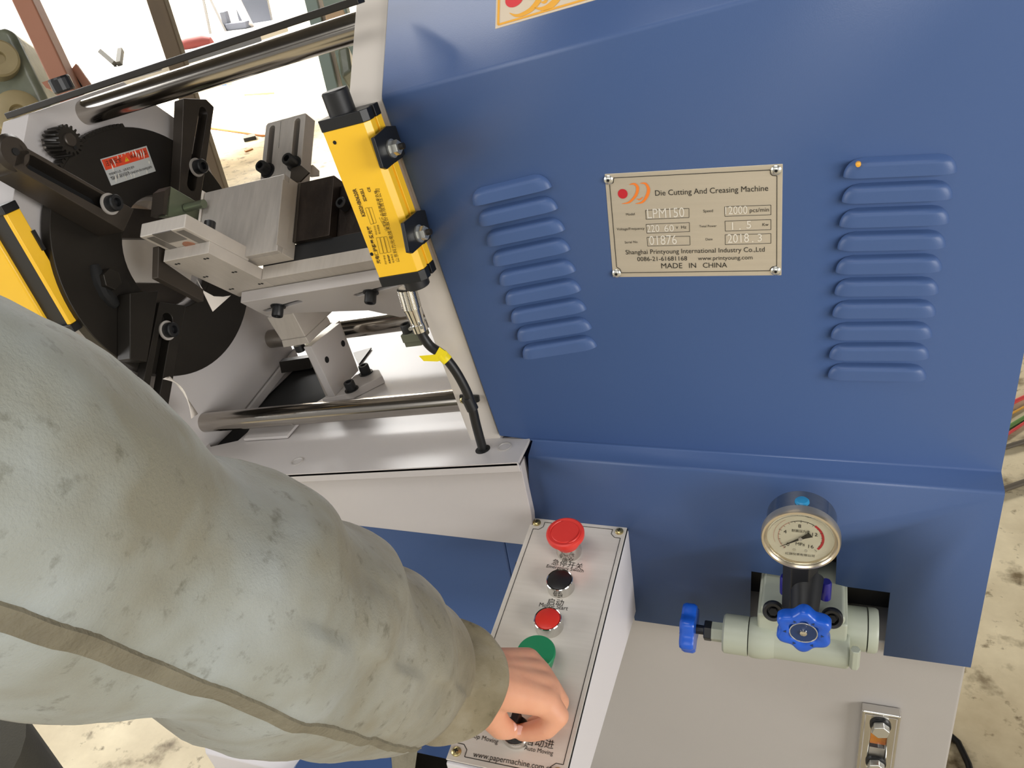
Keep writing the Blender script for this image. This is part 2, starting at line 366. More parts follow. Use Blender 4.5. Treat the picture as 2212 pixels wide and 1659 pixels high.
sk = [W(AX1 - 0.002, -0.038, AZ - 0.010), pY(1149, 1116, -0.038), np.array([pY(1149, 1116, -0.038)[0] - 0.004, -0.038, zb]), np.array([-0.98, -0.038, zb]), W(AX0, -0.038, AZ - 0.010)]
MB().prism(sk, YV * 0.018).build('apron_skirt', 'lilac', fr, bevel=0.001)
for (u, v) in ((1090, 965), (642, 997)):
    c = pHZ(u, v, AZ); q = MB().lathe(c - HZ * 0.002, HZ, [(0, 0.0085), (0.0028, 0.0085), (0.003, 0.0070), (0.0016, 0.0064), (0.0016, 0.0040), (-0.001, 0.0036)], 24)
    q.build('countersunk_screw', 'gray_paint', fr)
    MB().hexa(c - HZ * 0.0015, c - HZ * 0.0002, 0.0042).build('hex_socket', 'hole', fr)
c = pHZ(1043, 971, AZ); MB().cyl(c - HZ * 0.004, c + HZ * 0.0006, 0.0088).build('cable_hole', 'hole', fr)
# side plates
LPY = -0.0475
prof = [(LPY, 0.98), (LPY, 1.3935), (0.0356, 1.4765), (0.197, 1.4765), (0.279, 1.389), (0.279, 0.98)]
DC = np.array([0.1037, 1.2692])                         # gear disc centre (Y, HZ)
MB().holed([W(XL, y, z) for y, z in prof], [circ(W(XL, DC[0] + 0.012, DC[1] - 0.003), YV, HZ, 0.071, 40)], -HX * 0.045).build('side_plate', 'lilac', fr, bevel=0.0008)
prof2 = [(0.004, 0.985), (0.004, 1.396), (0.130, 1.522), (0.330, 1.522), (0.330, 0.985)]
MB().prism([W(-0.1835, y, z) for y, z in prof2], -HX * 0.0385).build('side_plate', 'strip_paint', fr, bevel=0.0012)
# tie rods
for (y, z, r, x1, m) in ((0.115, 1.4575, 0.0153, -0.2225, 'steel'), (0.050, 1.037, 0.0138, -0.2225, 'steel'), (0.243, 1.066, 0.0145, -0.2225, 'steel')):
    MB().cyl(W(XL - 0.002, y, z), W(x1, y, z), r, n=48).build('tie_rod', m, fr)
p = pHX(64, 243, XL)
yb, zbar = p[1], p @ HZ
MB().boxh(XL - 0.035, -0.190, yb - 0.004, yb + 0.010, zbar + 0.0005, zbar + 0.0075).build('top_strip', 'dark_steel', fr, bevel=0.001)
pk = pHZ(141, 198, zbar + 0.0078)
MB().lathe(pk, HZ, [(0, 0.0075), (0.0015, 0.0085), (0.010, 0.0085), (0.0115, 0.0075)], 18).build('knurled_knob', 'black', fr, angle=15)
# tray lip and small chute pieces on the apron
MB().prism([pHZ(u, v, AZ + 0.001) for u, v in [(548, 921), (648, 916), (622, 947), (528, 953)]], HZ * 0.004).build('chute_plate', 'lilac', fr, bevel=0.0008)
MB().prism([pY(u, v, 0.16) for u, v in [(603, 782), (668, 772), (672, 796), (608, 806)]], YV * 0.01).build('chute_bar', 'dark_steel', fr)
MB().prism([pHZ(u, v, AZ + 0.001) for u, v in [(764, 764), (803, 753), (776, 789)]], HZ * 0.002).build('wedge', 'dark_steel', fr)
MB().prism([pHX(u, v, XL + 0.001) for u, v in [(632, 752), (640, 772), (545, 893), (520, 893)]], HX * 0.006).build('gusset', 'lilac', fr, bevel=0.004)

# ------------------------------------------------------------------ hood
ha = (0.17 + 1.398 * math.sin(TH)) / math.cos(TH)
hood = thing('machine_hood', (-0.05, 0.1, 0.74), 'blue painted sheet metal hood with two columns of pressed louvers', 'machine cover')
A0, A1 = W(-0.18, 0, 1.398), W(ha, 0, 1.398)
B0, B1 = W(-0.18, 0.20, 1.598), W(ha, 0.20, 1.598)
C0 = pY(1080, 940, 0); C1 = pY(1151, 944, 0)
zu = 0.5 * (pY(1400, 962, 0)[2] + pY(2162, 1024, 0)[2]); LU1 = np.array([0.17, 0, zu]); C1 = np.array([C1[0], 0, zu])
C0 = W(-0.18, 0, C0 @ HZ)
zl = 0.5 * (pY(1150, 975, -S)[2] + pY(2168, 1079, -S)[2])
LL0 = np.array([pY(1140, 978, -S)[0], -S, zl]); LL1 = np.array([0.17, -S, zl])
zbot = 0.5 * (pY(1375, 1335, -S)[2] + pY(2096, 1446, -S)[2])
LB0 = pY(1149, 1117, -S); LB0 = np.array([LB0[0] - 0.012, -S, zbot + 0.05]); LB1 = np.array([0.17, -S, zbot])
cut = [pY(u, v, -S) for u, v in [(1908, 1417), (1923, 1279), (1826, 1266), (1805, 1260), (1808, 1190), (1695, 1175), (1695, 1244), (1623, 1233), (1619, 1372)]]
cut[0][2] = zbot; cut[-1][2] = zbot
low = [LL0, LL1, LB1] + cut + [np.array([-0.187, -S, zbot]), np.array([-0.187, -S, zbot + 0.05]), LB0]
q = MB()
q.add([B0, B1, A1, A0], [(0, 1, 2, 3)]); q.add([A0, A1, LU1, C1, C0], [(0, 1, 2, 3, 4)])
q.add([C1, LU1, LL1, LL0], [(0, 1, 2, 3)]); q.add(low, [tuple(range(len(low)))])
me_h = q.build('cover_panel', 'blue', hood, angle=50)
b = me_h.modifiers.new('bend', 'BEVEL'); b.width = 0.0045; b.segments = 4; b.limit_method = 'ANGLE'; b.angle_limit = math.radians(25)
sd = me_h.modifiers.new('sheet', 'SOLIDIFY'); sd.thickness = 0.0016; sd.offset = 0
q = MB()
q.add([(0.17, -S, zbot), (0.17, -S, zl), (0.17, 0, zu), A1, B1, (0.17, 0.6, 1.82), (0.17, 0.6, zbot)], [(0, 1, 2, 3, 4, 5, 6)])
q.build('side_panel', 'blue', hood)
q = MB(); q.add([B0, B1, B1 + YV * 0.4, B0 + YV * 0.4], [(0, 1, 2, 3)]); q.add([B1 + YV * 0.4, B0 + YV * 0.4, (B0[0], 0.6, 0.76), (0.17, 0.6, 0.76)], [(0, 1, 2, 3)])
q.build('rear_panel', 'blue', hood)
q = MB(); q.boxw(-0.06, 0.092, 0.03, 0.06, 0.752, 0.90); q.build('recess_shade', 'black', hood)  # black plate behind the notch stands in for the dark hood interior

def louver(p0, p1, up, h, r, m='blue'):
    """pressed louver: lip open at the lower edge, cheeks rounded towards the panel"""
    p0 = np.array(p0); p1 = np.array(p1); x = unit(p1 - p0); L = float(np.linalg.norm(p1 - p0)); up = unit(up - x * (up @ x)); nv = np.array([0, -1.0, 0])
    q = MB(); ns, nt = 36, 13; vs = []; fs = []
    for j in range(nt):
        t = j / (nt - 1)                             # 0 top edge, 1 lower edge
        ins = r * (1 - math.sqrt(max(0, 1 - (1 - t) ** 2)))
        for i in range(ns):
            e = -math.cos(math.pi * i / (ns - 1)); s = (e + 1) / 2
            a = ins + (L - 2 * ins) * s; d = min(s, 1 - s) * (L - 2 * ins)
            cheek = math.sqrt(max(0.0, 1 - (1 - min(1, d / r)) ** 2)); rise = math.sin(min(1.0, t * 3.0) * math.pi / 2)
            vs.append(p0 + x * a + up * h * (1 - t) + nv * (0.0074 * cheek * rise * (0.9 + 0.1 * t)))
    for j in range(nt - 1):
        for i in range(ns - 1): fs.append((j * ns + i, j * ns + i + 1, (j + 1) * ns + i + 1, (j + 1) * ns + i))
    k = (nt - 1) * ns; o = len(vs); vs += [p0 + x * L * ((-math.cos(math.pi * i / (ns - 1)) + 1) / 2) for i in range(ns)]
    for i in range(ns - 1): fs.append((k + i, k + i + 1, o + i + 1, o + i))
    q.add(vs, fs); return q.build('louver', m, hood, angle=60)
zl8 = lambda a, b_: (980 + a * 360 / 1298, 340 + b_ * 460 / 1659)
for (a, b_) in [((155, 370), (765, 228)), ((205, 530), (815, 395)), ((265, 685), (870, 560)), ((315, 838), (912, 715)), ((365, 990), (955, 880)), ((412, 1140), (997, 1030)), ((455, 1280), (1037, 1180)), ((503, 1420), (1078, 1327)), ((545, 1558), (1118, 1468))]:
    louver(pY(*zl8(*a), -0.001), pY(*zl8(*b_), -0.001), HZ, 0.0150, 0.0140)
zr8 = lambda a, b_: (1760 + a * 452 / 1442, 320 + b_ * 520 / 1659)
for (a, b_) in [((195, 195), (980, 160)), ((185, 367), (950, 338)), ((168, 532), (928, 508)), ((155, 690), (902, 675)), ((143, 850), (877, 835)), ((135, 1000), (855, 992)), ((120, 1150), (835, 1145)), ((110, 1300), (810, 1295)), ((98, 1438), (790, 1438)), ((90, 1572), (770, 1584))]:
    louver(pY(*zr8(*a), -0.001), pY(*zr8(*b_), -0.001), ZV, 0.0150, 0.0140)
c = pY(1854, 356, -0.009); MB().lathe(c, -YV, [(-0.003, 0.0022), (0, 0.002), (0.0005, 0.001)], 12).build('paint_chip', 'logo_yellow', hood)

# ------------------------------------------------------------------ rating plate
n_f = np.array([0, -1.0, 0])
PY = -0.0012
def arcs(mb, cx, cy, sx, sy, x, y, n, lift, w0=0.26):
    """one crescent of the sign: an arc that tapers to both ends"""
    o = []; i_ = []
    for k in range(25):
        t = -1 + 2 * k / 24; a = t * 1.75
        w = w0 * max(0.0, math.cos(t * 1.5)) ** 0.8 + 0.015
        o.append((math.cos(a) * (1 + w / 2) * 0.62 + 0.18 * t * -1, math.sin(a) * (1 + w * .1))); i_.append((math.cos(a) * (1 - w / 2) * 0.62 + 0.18 * t * -1, math.sin(a) * (1 - w * .1)))
    P = lambda c_: np.array(cx) + x * c_[0] * sx + y * (-c_[1]) * sy * -1 + n * lift
    pts = [P(k) for k in o + i_]; m = len(o)
    mb.add(pts, [(k, k + 1, m + k + 1, m + k) for k in range(m - 1)])
rp = thing('rating_plate', pY(1500, 485, 0), 'brushed metal rating plate reading Die Cutting And Creasing Machine, riveted between the louvers', 'sign')
corn = [pY(u, v, PY) for u, v in [(1306, 376), (1691, 354), (1688, 595), (1324, 599)]]
MB().prism(corn, YV * 0.0012).build('plate', 'plate_alu', rp, bevel=0.0004)
zn = lambda a, b_: pY(1280 + a * 440 / 2212, 330 + b_ * 290 / 1458, PY)
q = MB()
loop(q, [zn(*k) for k in [(232, 272), (1930, 186), (1932, 225), (1950, 245), (2003, 250), (2000, 1230), (1950, 1240), (1930, 1262), (1926, 1280), (312, 1303), (300, 1265), (262, 1240), (186, 338), (225, 325)]], 0.0006, n_f)
for (a, b_, c_, d_) in [((575, 625), (1047, 603), (1048, 703), (582, 722)), ((582, 776), (1052, 757), (1055, 855), (592, 874)), ((592, 917), (1057, 905), (1060, 1000), (600, 1014)), ((1436, 585), (1938, 567), (1938, 672), (1438, 690)), ((1438, 742), (1938, 724), (1938, 834), (1442, 850)), ((1440, 890), (1938, 877), (1938, 982), (1442, 997))]:
    loop(q, [zn(*k) for k in (a, b_, c_, d_)], 0.0004, n_f)
for s, a, b_, st in [('Die Cutting And Creasing Machine', (682, 466), (1908, 412), 1.05), ('Model', (366, 682), (460, 676), 1), ('Voltage/Frequency', (264, 842), (566, 832), 1), ('Serial No', (352, 984), (490, 978), 1), ('Speed', (1203, 647), (1308, 642), 1), ('Total Power', (1160, 810), (1348, 804), 1), ('Date', (1230, 952), (1304, 948), 1), ('Shanghai Printyoung International Industry Co.,Ltd', (362, 1103), (1870, 1072), 1.05), ('0086-21-61681168', (488, 1176), (1028, 1168), 1.0), ('www.printyoung.com', (1145, 1166), (1738, 1156), 1.0), ('MADE', (748, 1254), (976, 1252), 1.0), ('IN', (1050, 1250), (1126, 1248), 1.0), ('CHINA', (1200, 1247), (1462, 1244), 1.0), ('V', (905, 826), (932, 825), 1.0), ('Hz', (965, 824), (1020, 822), 1.0), ('pcs/min', (1708, 645), (1915, 636), 1.0), ('Kw', (1845, 795), (1912, 793), 1.0)]:
    text(q, s, zn(*a), zn(*b_), n_f, 0.0003, st)
q.build('lettering', 'print_black', rp)
q = MB()
for s, a, b_ in [('LPM150', (598, 712), (1000, 695)), ('220', (592, 862), (728, 857)), ('60', (782, 856), (886, 852)), ('01876', (620, 1000), (918, 990)), ('12000', (1442, 668), (1682, 660)), ('1', (1515, 836), (1545, 835)), ('.', (1594, 833), (1612, 832)), ('5', (1672, 820), (1716, 819)), ('2018', (1468, 978), (1700, 968)), ('.', (1732, 970), (1748, 969)), ('3', (1794, 962), (1838, 960))]:
    text(q, s, zn(*a), zn(*b_), n_f, 0.0004, 1.25 if len(s) > 2 else 1.0, size=None if len(s) > 1 else px(25, zn(*a)))
q.build('lettering', 'white_print_glint', rp)['kind'] = 'stuff'
q = MB(); q.add(circ(zn(328, 445) + n_f * 0.0003, XV, ZV, px(54 * 440 / 2212, zn(328, 445)), 32), [tuple(range(32))]); q.build('logo_dot', 'red_print', rp)
def crescent(mb, pts, ws, P, nrm, lift):
    """ribbon through points with a width at each one"""
    from math import hypot
    n_ = len(pts); fine = []; 
    for i in range(n_ - 1):
        p_, a_, b2, c2 = pts[max(i - 1, 0)], pts[i], pts[i + 1], pts[min(i + 2, n_ - 1)]
        for k in range(8):
            t = k / 8; f = lambda c: 0.5 * ((2 * a_[c]) + (-p_[c] + b2[c]) * t + (2 * p_[c] - 5 * a_[c] + 4 * b2[c] - c2[c]) * t * t + (-p_[c] + 3 * a_[c] - 3 * b2[c] + c2[c]) * t ** 3)
            fine.append((f(0), f(1), ws[i] + (ws[i + 1] - ws[i]) * t))
    fine.append((*pts[-1], ws[-1])); L_, R_ = [], []
    for i, (x_, y_, w_) in enumerate(fine):
        j, k = max(i - 1, 0), min(i + 1, len(fine) - 1); dx, dy = fine[k][0] - fine[j][0], fine[k][1] - fine[j][1]; d_ = hypot(dx, dy) or 1
        L_.append((x_ - dy / d_ * w_ / 2, y_ + dx / d_ * w_ / 2)); R_.append((x_ + dy / d_ * w_ / 2, y_ - dx / d_ * w_ / 2))
    vs = [P(*a_) + np.array(nrm) * lift for a_ in L_ + R_]; m_ = len(L_)
    mb.add(vs, [(i, i + 1, m_ + i + 1, m_ + i) for i in range(m_ - 1)])
q = MB()
crescent(q, [(398, 345), (455, 338), (490, 380), (470, 460), (400, 535), (318, 552)], [2, 22, 32, 30, 20, 2], zn, n_f, 0.0003)
crescent(q, [(515, 330), (575, 335), (608, 395), (590, 470), (540, 535), (465, 552)], [2, 22, 34, 34, 22, 2], zn, n_f, 0.0003)
crescent(q, [(480, 500), (515, 505), (548, 478)], [4, 16, 3], zn, n_f, 0.0003)
q.build('logo_crescents', 'orange_print', rp)
for (a, b_) in [(174, 293), (1995, 188), (262, 1310), (1990, 1282)]:
    c = zn(a, b_); q = MB().lathe(c, n_f, [(0, 0.0044), (0.0008, 0.0043), (0.0020, 0.0030), (0.0024, 0.0013), (0.0012, 0.0010)], 20); r_ = q.build('rivet', 'zinc', rp)
    MB().cyl(c + n_f * 0.0016, c + n_f * 0.0026, 0.0011, n=12).build('rivet_hole', 'hole', r_)

# ------------------------------------------------------------------ logo plate on the bevel
nb = unit(-YV + HZ)
def pB(u, v, lift=0.0): return pN(u, v, nb, W(0, 0, 1.398) + nb * lift)
lg = thing('logo_plate', pB(1120, 30), 'cream plate with amber border and red dot on the sloping hood top', 'sign')
x_ = HX; y_ = unit(YV + HZ); o_ = pB(1071, 64)
wL, hL = 0.17, 0.11
MB().box(o_ + nb * 0.0002, x_ * wL, y_ * hL, nb * 0.0012).build('plate', 'logo_cream', lg, bevel=0.0003)
P_ = lambda a, b_: o_ + x_ * a + y_ * b_ + nb * 0.0014
q = MB(); loop(q, [P_(0.003, 0.003), P_(wL - 0.003, 0.003), P_(wL - 0.003, hL - 0.003), P_(0.003, hL - 0.003)], 0.0022, nb, 0.0003); q.build('border', 'logo_yellow', lg)
zb6 = lambda a, b_: pB(820 + a * 500 / 2212, b_ * 80 / 354, 0.0014)
c = zb6(1290, -15); q = MB(); q.add(circ(c + nb * 0.0003, x_, y_, px(22, c), 32), [tuple(range(32))]); q.build('logo_dot', 'logo_red', lg)
q = MB()
crescent(q, [(1440, -160), (1520, -100), (1520, 0), (1450, 90), (1360, 140), (1300, 150), (1242, 125)], [4, 40, 52, 44, 34, 26, 3], zb6, nb, 0.0003)
crescent(q, [(1640, -190), (1720, -120), (1710, -30), (1640, 50), (1560, 85), (1478, 75)], [4, 44, 60, 60, 40, 3], zb6, nb, 0.0003)
crescent(q, [(1540, 20), (1580, 20), (1630, -40)], [4, 30, 3], zb6, nb, 0.0003)
q.build('logo_crescents', 'logo_yellow', lg)

# ------------------------------------------------------------------ control box
bt, bR = pY(1150, 1117, -S), pY(1357, 1140, -S)
bt[2] = bR[2] = 0.5 * (bt[2] + bR[2]); bx0, bx1 = bt[0], bR[0]; b_lo = pX(963, 1640, bx0)
nF = unit(np.cross(bR - bt, b_lo - bt)); nF = nF * np.sign(nF[2])
bz = 0.5 * (bt[2] + bR[2]); fy = unit(b_lo - bt); yF, zF = b_lo[1] - 0.002, b_lo[2]
cb = thing('control_box', (0.5 * (bx0 + bx1), -0.16, 0.75), 'sloping white grey push button console with brushed metal face under the worker\'s hand', 'control panel')
prof = [(-S + 0.001, bz - 0.0035), (-S + 0.001, 0.752), (yF + 0.004, 0.775), (yF, 0.780), (yF, zF - 0.0035)]
MB().prism([np.array([bx0, y, z]) for y, z in prof], XV * (bx1 - bx0)).build('housing', 'box_white', cb, bevel=0.0015)
def F(u, v, h=0.0): return pN(u, v, nF, bt + nF * h)
def Fp(s, t, h=0.0): return np.array([bx0 + s, bt[1], bz]) + fy * t + nF * h        # metres across and down the face
Lf = float(np.linalg.norm(b_lo - bt)); wF = bx1 - bx0
MB().box(Fp(0.0004, 0.0005, -0.0034), XV * (wF - 0.0008), fy * (Lf - 0.001), nF * 0.0018).build('gasket', 'black', cb)
MB().box(Fp(0.0, 0.0, -0.0016), XV * (wF - 0.0012), fy * Lf, nF * 0.0016).build('face_plate', 'face_alu', cb, bevel=0.0005)
q = MB(); e = 0.0055; k = 0.011
loop(q, [Fp(e + k, e), Fp(wF - e - k, e), Fp(wF - e - k, e + k * .6), Fp(wF - e - k * .6, e + k), Fp(wF - e, e + k), Fp(wF - e, Lf - e - k), Fp(wF - e - k * .6, Lf - e - k), Fp(wF - e - k, Lf - e - k * .6), Fp(wF - e - k, Lf - e), Fp(e + k, Lf - e), Fp(e + k, Lf - e - k * .6), Fp(e + k * .6, Lf - e - k), Fp(e, Lf - e - k), Fp(e, e + k), Fp(e + k * .6, e + k), Fp(e + k, e + k * .6)], 0.0007, nF)
for s, p0, p1, st in [('急停开关', (1191, 1219), (1257, 1230), 1.0), ('Emergency Switch', (1180, 1226), (1260, 1237), 1.1), ('启动', (1181, 1305), (1216, 1309), 1.0), ('Motor Start', (1164, 1310), (1226, 1319), 1.1), ('Motor Stop', (1136, 1402), (1198, 1411), 1.1), ('Stop Moving', (1014, 1592), (1075, 1607), 1.1), ('自动进', (1136, 1608), (1195, 1617), 1.0), ('Auto Moving', (1132, 1620), (1194, 1632), 1.15), ('www.papermachine.com.cn', (1021, 1635), (1192, 1667), 1.15)]:
    text(q, s, F(*p0), F(*p1), nF, 0.0003, st)
q.build('lettering', 'print_black', cb)
for (s, t) in ((0.0075, 0.0075), (wF - 0.0085, 0.0075), (0.0075, Lf - 0.0085), (wF - 0.0085, Lf - 0.0085)):
    pan_screw(cb, Fp(s, t, 0.0002), nF, 0.0047, 'brass')
# mushroom emergency stop
c = F(1230, 1193); g = MB().lathe(c, nF, [(0, 0.0135), (0.003, 0.0140), (0.017, 0.0128)], 32); es = g.build('emergency_stop', 'chrome', cb)
cc = F(1230, 1193) + nF * 0.0150
MB().lathe(cc, nF, [(0, 0.0130), (0.006, 0.0150), (0.010, 0.0175), (0.0125, 0.0203), (0.0165, 0.0208), (0.0185, 0.0202), (0.0195, 0.0185), (0.0188, 0.0150), (0.0195, 0.0145), (0.0198, 0.0)], 48).build('mushroom_cap', 'red_plastic', es, angle=25)
q = MB(); a1, a2, _ = frame_of(nF)
for k in range(2):
    a0 = 0.5 + k * math.pi; pts = [cc + nF * 0.0192 + (math.cos(a0 + j * 0.16) * a1 + math.sin(a0 + j * 0.16) * a2) * 0.0163 for j in range(9)]
    q.tube(pts, [0.0009 * (0.3 + math.sin(math.pi * min(1, (j + 1) / 9))) for j in range(9)], 8)
q.build('arrow_groove', 'red_plastic', es)
for (u, v, m, nm) in ((1212, 1268, 'black_lens', 'push_button'), (1187, 1352, 'red_lens', 'push_button')):
    c = F(u, v); q = MB().lathe(c, nF, [(0, 0.0148), (0.0015, 0.0148), (0.012, 0.0142), (0.0128, 0.0135), (0.0120, 0.0125), (0.0115, 0.0124)], 40); pb = q.build(nm, 'chrome', cb)
    MB().lathe(c, nF, [(0.0110, 0.0124), (0.0126, 0.0123), (0.0131, 0.0115), (0.0131, 0.0)], 40).build('button_cap', m, pb)
c = F(1165, 1436); q = MB().lathe(c, nF, [(0, 0.0135), (0.003, 0.0140), (0.008, 0.0130)], 32); gb = q.build('mushroom_button', 'chrome', cb)
MB().lathe(c + nF * 0.007, nF, [(0, 0.0155), (0.006, 0.0172), (0.011, 0.0190), (0.0135, 0.0192), (0.0150, 0.0184), (0.0154, 0.0)], 48).build('mushroom_cap', 'green_plastic', gb, angle=25)
c = F(1118, 1586); q = MB().lathe(c, nF, [(0, 0.0145), (0.004, 0.0148), (0.007, 0.0135)], 32); sk_ = q.build('selector_switch', 'chrome', cb)
MB().lathe(c + nF * 0.006, nF, [(0, 0.0125), (0.004, 0.0125), (0.006, 0.0115)], 32).build('knob', 'black', sk_)
MB().box(c + nF * 0.011 - XV * 0.0035 - fy * 0.012, XV * 0.007, fy * 0.024, nF * 0.012).build('lever', 'black', sk_, bevel=0.0012)
c = np.array([bx0 - 0.004, -0.085, 0.862]); MB().cyl(c, c + XV * 0.006, 0.004).build('side_bolt', 'dark_steel', cb)

# ------------------------------------------------------------------ pressure gauge
gy = -0.098
gc = pY(1729, 1166, gy); gr = px(82.5, gc)
pg = thing('pressure_gauge', gc - ZV * gr, 'round steel pressure gauge with white dial and red arc above the blue handwheel', 'gauge')
MB().lathe(gc + YV * 0.034, -YV, [(0, gr * 0.86), (0.002, gr * 0.90), (0.026, gr * 0.90), (0.027, gr * 0.97)], 64).build('case', 'steel', pg)
MB().lathe(gc + YV * 0.008, -YV, [(0, gr * 0.95), (0.001, gr), (0.008, gr), (0.0105, gr * 0.97), (0.0108, gr * 0.92), (0.0070, gr * 0.845), (0.002, gr * 0.835)], 64).build('bezel', 'bezel', pg, angle=25)
dp = gc + YV * 0.0035; dr = gr * 0.845
q = MB(); q.lathe(dp + YV * 0.001, -YV, [(0, dr), (0.001, dr), (0.001, 0)], 48); q.build('dial', 'dial', pg)
def D(a, r, lift=0.0): return dp + (XV * math.cos(math.radians(a)) + ZV * math.sin(math.radians(a))) * r * dr - YV * lift
off = 0.0
q = MB()
def arc(mb, a0, a1, r, w, l):
    n = 24; vs = [D(a0 + (a1 - a0) * i / n, r - w / 2, l) for i in range(n + 1)] + [D(a0 + (a1 - a0) * i / n, r + w / 2, l) for i in range(n + 1)]
    mb.add(vs, [(i, i + 1, n + 2 + i, n + 1 + i) for i in range(n)])
arc(q, 52, -38, 0.66, 0.075, 0.0003); q.build('red_arc', 'red_print', pg)
q = MB(); arc(q, 120, 228, 0.66, 0.025, 0.0003); arc(q, 125, 200, 0.80, 0.012, 0.0003); q.build('rose_arc', 'dial_rose', pg)
q = MB(); arc(q, 118, 52, 0.66, 0.02, 0.0003)
for k in range(17):
    a = 225 - k * 270 / 16; line(q, D(a, 0.60), D(a, 0.66 if k % 4 else 0.70), 0.0004, n_f, 0.0004)
for s, a in (('0', 225), ('4', 157), ('8', 90), ('12', 23), ('16', -45)):
    p = D(a, 0.46); text(q, s, p - XV * 0.0025 - ZV * 0.0018, p + XV * 0.0025 - ZV * 0.0018, n_f, 0.0004, size=0.006)
text(q, 'MPa', D(-90, 0.26) - XV * 0.004 - ZV * 0.002, D(-90, 0.26) + XV * 0.004 - ZV * 0.002, n_f, 0.0004, 1.1)
text(q, '耐震压力表', D(90, 0.22) - XV * 0.008, D(90, 0.22) + XV * 0.008, n_f, 0.0004, 1.1)
text(q, '红旗仪表有限公司', D(-90, 0.74) - XV * 0.013, D(-90, 0.74) + XV * 0.013, n_f, 0.0004, 1.0)
q.build('dial_print', 'print_black', pg)
q = MB(); na = 214; d1 = D(na, 1, 0) - dp; d1 = unit(d1); d2 = np.cross(d1, n_f); b0 = dp - YV * 0.0016
q.prism([b0 + d1 * dr * 0.72, b0 + d2 * 0.0011, b0 - d1 * dr * 0.14 + d2 * 0.0016, b0 - d1 * dr * 0.34 + d2 * 0.0030, b0 - d1 * dr * 0.36 - d2 * 0.0030, b0 - d1 * dr * 0.14 - d2 * 0.0016, b0 - d2 * 0.0011], -YV * 0.0005)
q.build('needle', 'print_black', pg)
MB().cyl(dp - YV * 0.001, dp - YV * 0.0028, 0.0018).build('needle_hub', 'dull_steel', pg)
for s in (-1, 1):
    c = D(-90, 0.52) + XV * s * 0.0052; MB().lathe(c, -YV, [(0, 0.0016), (0.0008, 0.0013)], 12).build('dial_screw', 'zinc', pg)
gl = bpy.data.materials.new('gauge_glass'); gl.use_nodes = True
nt = gl.node_tree; bs = nt.nodes['Principled BSDF']; bs.inputs['Transmission Weight'].default_value = 1.0; bs.inputs['Roughness'].default_value = 0.02; bs.inputs['IOR'].default_value = 1.25
bs.inputs['Base Color'].default_value = (0.97, 0.97, 0.94, 1)
M['glass'] = gl
MB().lathe(dp - YV * 0.0040, -YV, [(0, dr * 0.985), (0.0012, dr * 0.985)], 48).build('glass', 'glass', pg)
c = gc + YV * 0.016 + ZV * gr * 0.895
MB().lathe(c, ZV, [(0, 0.0066), (0.0015, 0.0064), (0.0028, 0.0050), (0.0034, 0.0)], 24).build('filler_plug', 'plug_blue', pg)

# ------------------------------------------------------------------ hydraulic valve with handwheels
vy = -0.070
z2 = lambda a, b_: (1440 + a * 520 / 2006, 1050 + b_ * 430 / 1659)
def V2(a, b_, y=vy): return pY(*z2(a, b_), y)
def r2(n, y=vy): return px(n * 0.2592, V2(1100, 1250, y))
vl = thing('hydraulic_valve', V2(1100, 1500), 'grey green hydraulic valve block sticking out of the notch in the lower blue panel', 'valve')
axz = V2(1150, 1318)[2]; vx = lambda a: V2(a, 1300)[0]
def cx(a): return np.array([vx(a), vy, axz])
q = MB()
q.cyl(cx(770), cx(1528), r2(150), n=40)
q.boxw(V2(770, 1100, -0.045)[0], V2(1500, 1100, -0.045)[0], -0.075, 0.01, axz + 0.002, V2(1100, 960, -0.05)[2])
q.build('valve_body', 'valve_green', vl, bevel=0.003, seg=3)
q = MB(); zt = V2(1100, 800, -0.03)[2]; zm = V2(1100, 960, -0.05)[2] - 0.002
xa, xb = V2(800, 900, -0.04)[0], V2(1490, 900, -0.04)[0]
q.prism([np.array([xa, y, z]) for y, z in [(-0.0745, zm), (-0.0745, zm + 0.012), (-0.040, zt), (0.01, zt), (0.01, zm)]], XV * (xb - xa)); q.build('upper_block', 'valve_green', vl, bevel=0.004, seg=3)
q = MB(); q.lathe(cx(690), XV, [(0, r2(160)), (0.004, r2(172)), (0.016, r2(172)), (0.026, r2(150))], 40); q.build('collar', 'valve_green', vl)
q = MB(); q.lathe(cx(475), XV, [(0, r2(150)), (0.002, r2(166)), (vx(682) - vx(475), r2(166))], 40); q.build('end_cap', 'valve_green', vl)
MB().hexa(cx(378), cx(478), r2(88)).build('gland_nut', 'valve_green', vl, bevel=0.001)
MB().hexa(cx(318), cx(380), r2(90)).build('lock_nut', 'black', vl, bevel=0.001)
MB().cyl(cx(230), cx(325), r2(40)).build('spindle', 'black', vl)
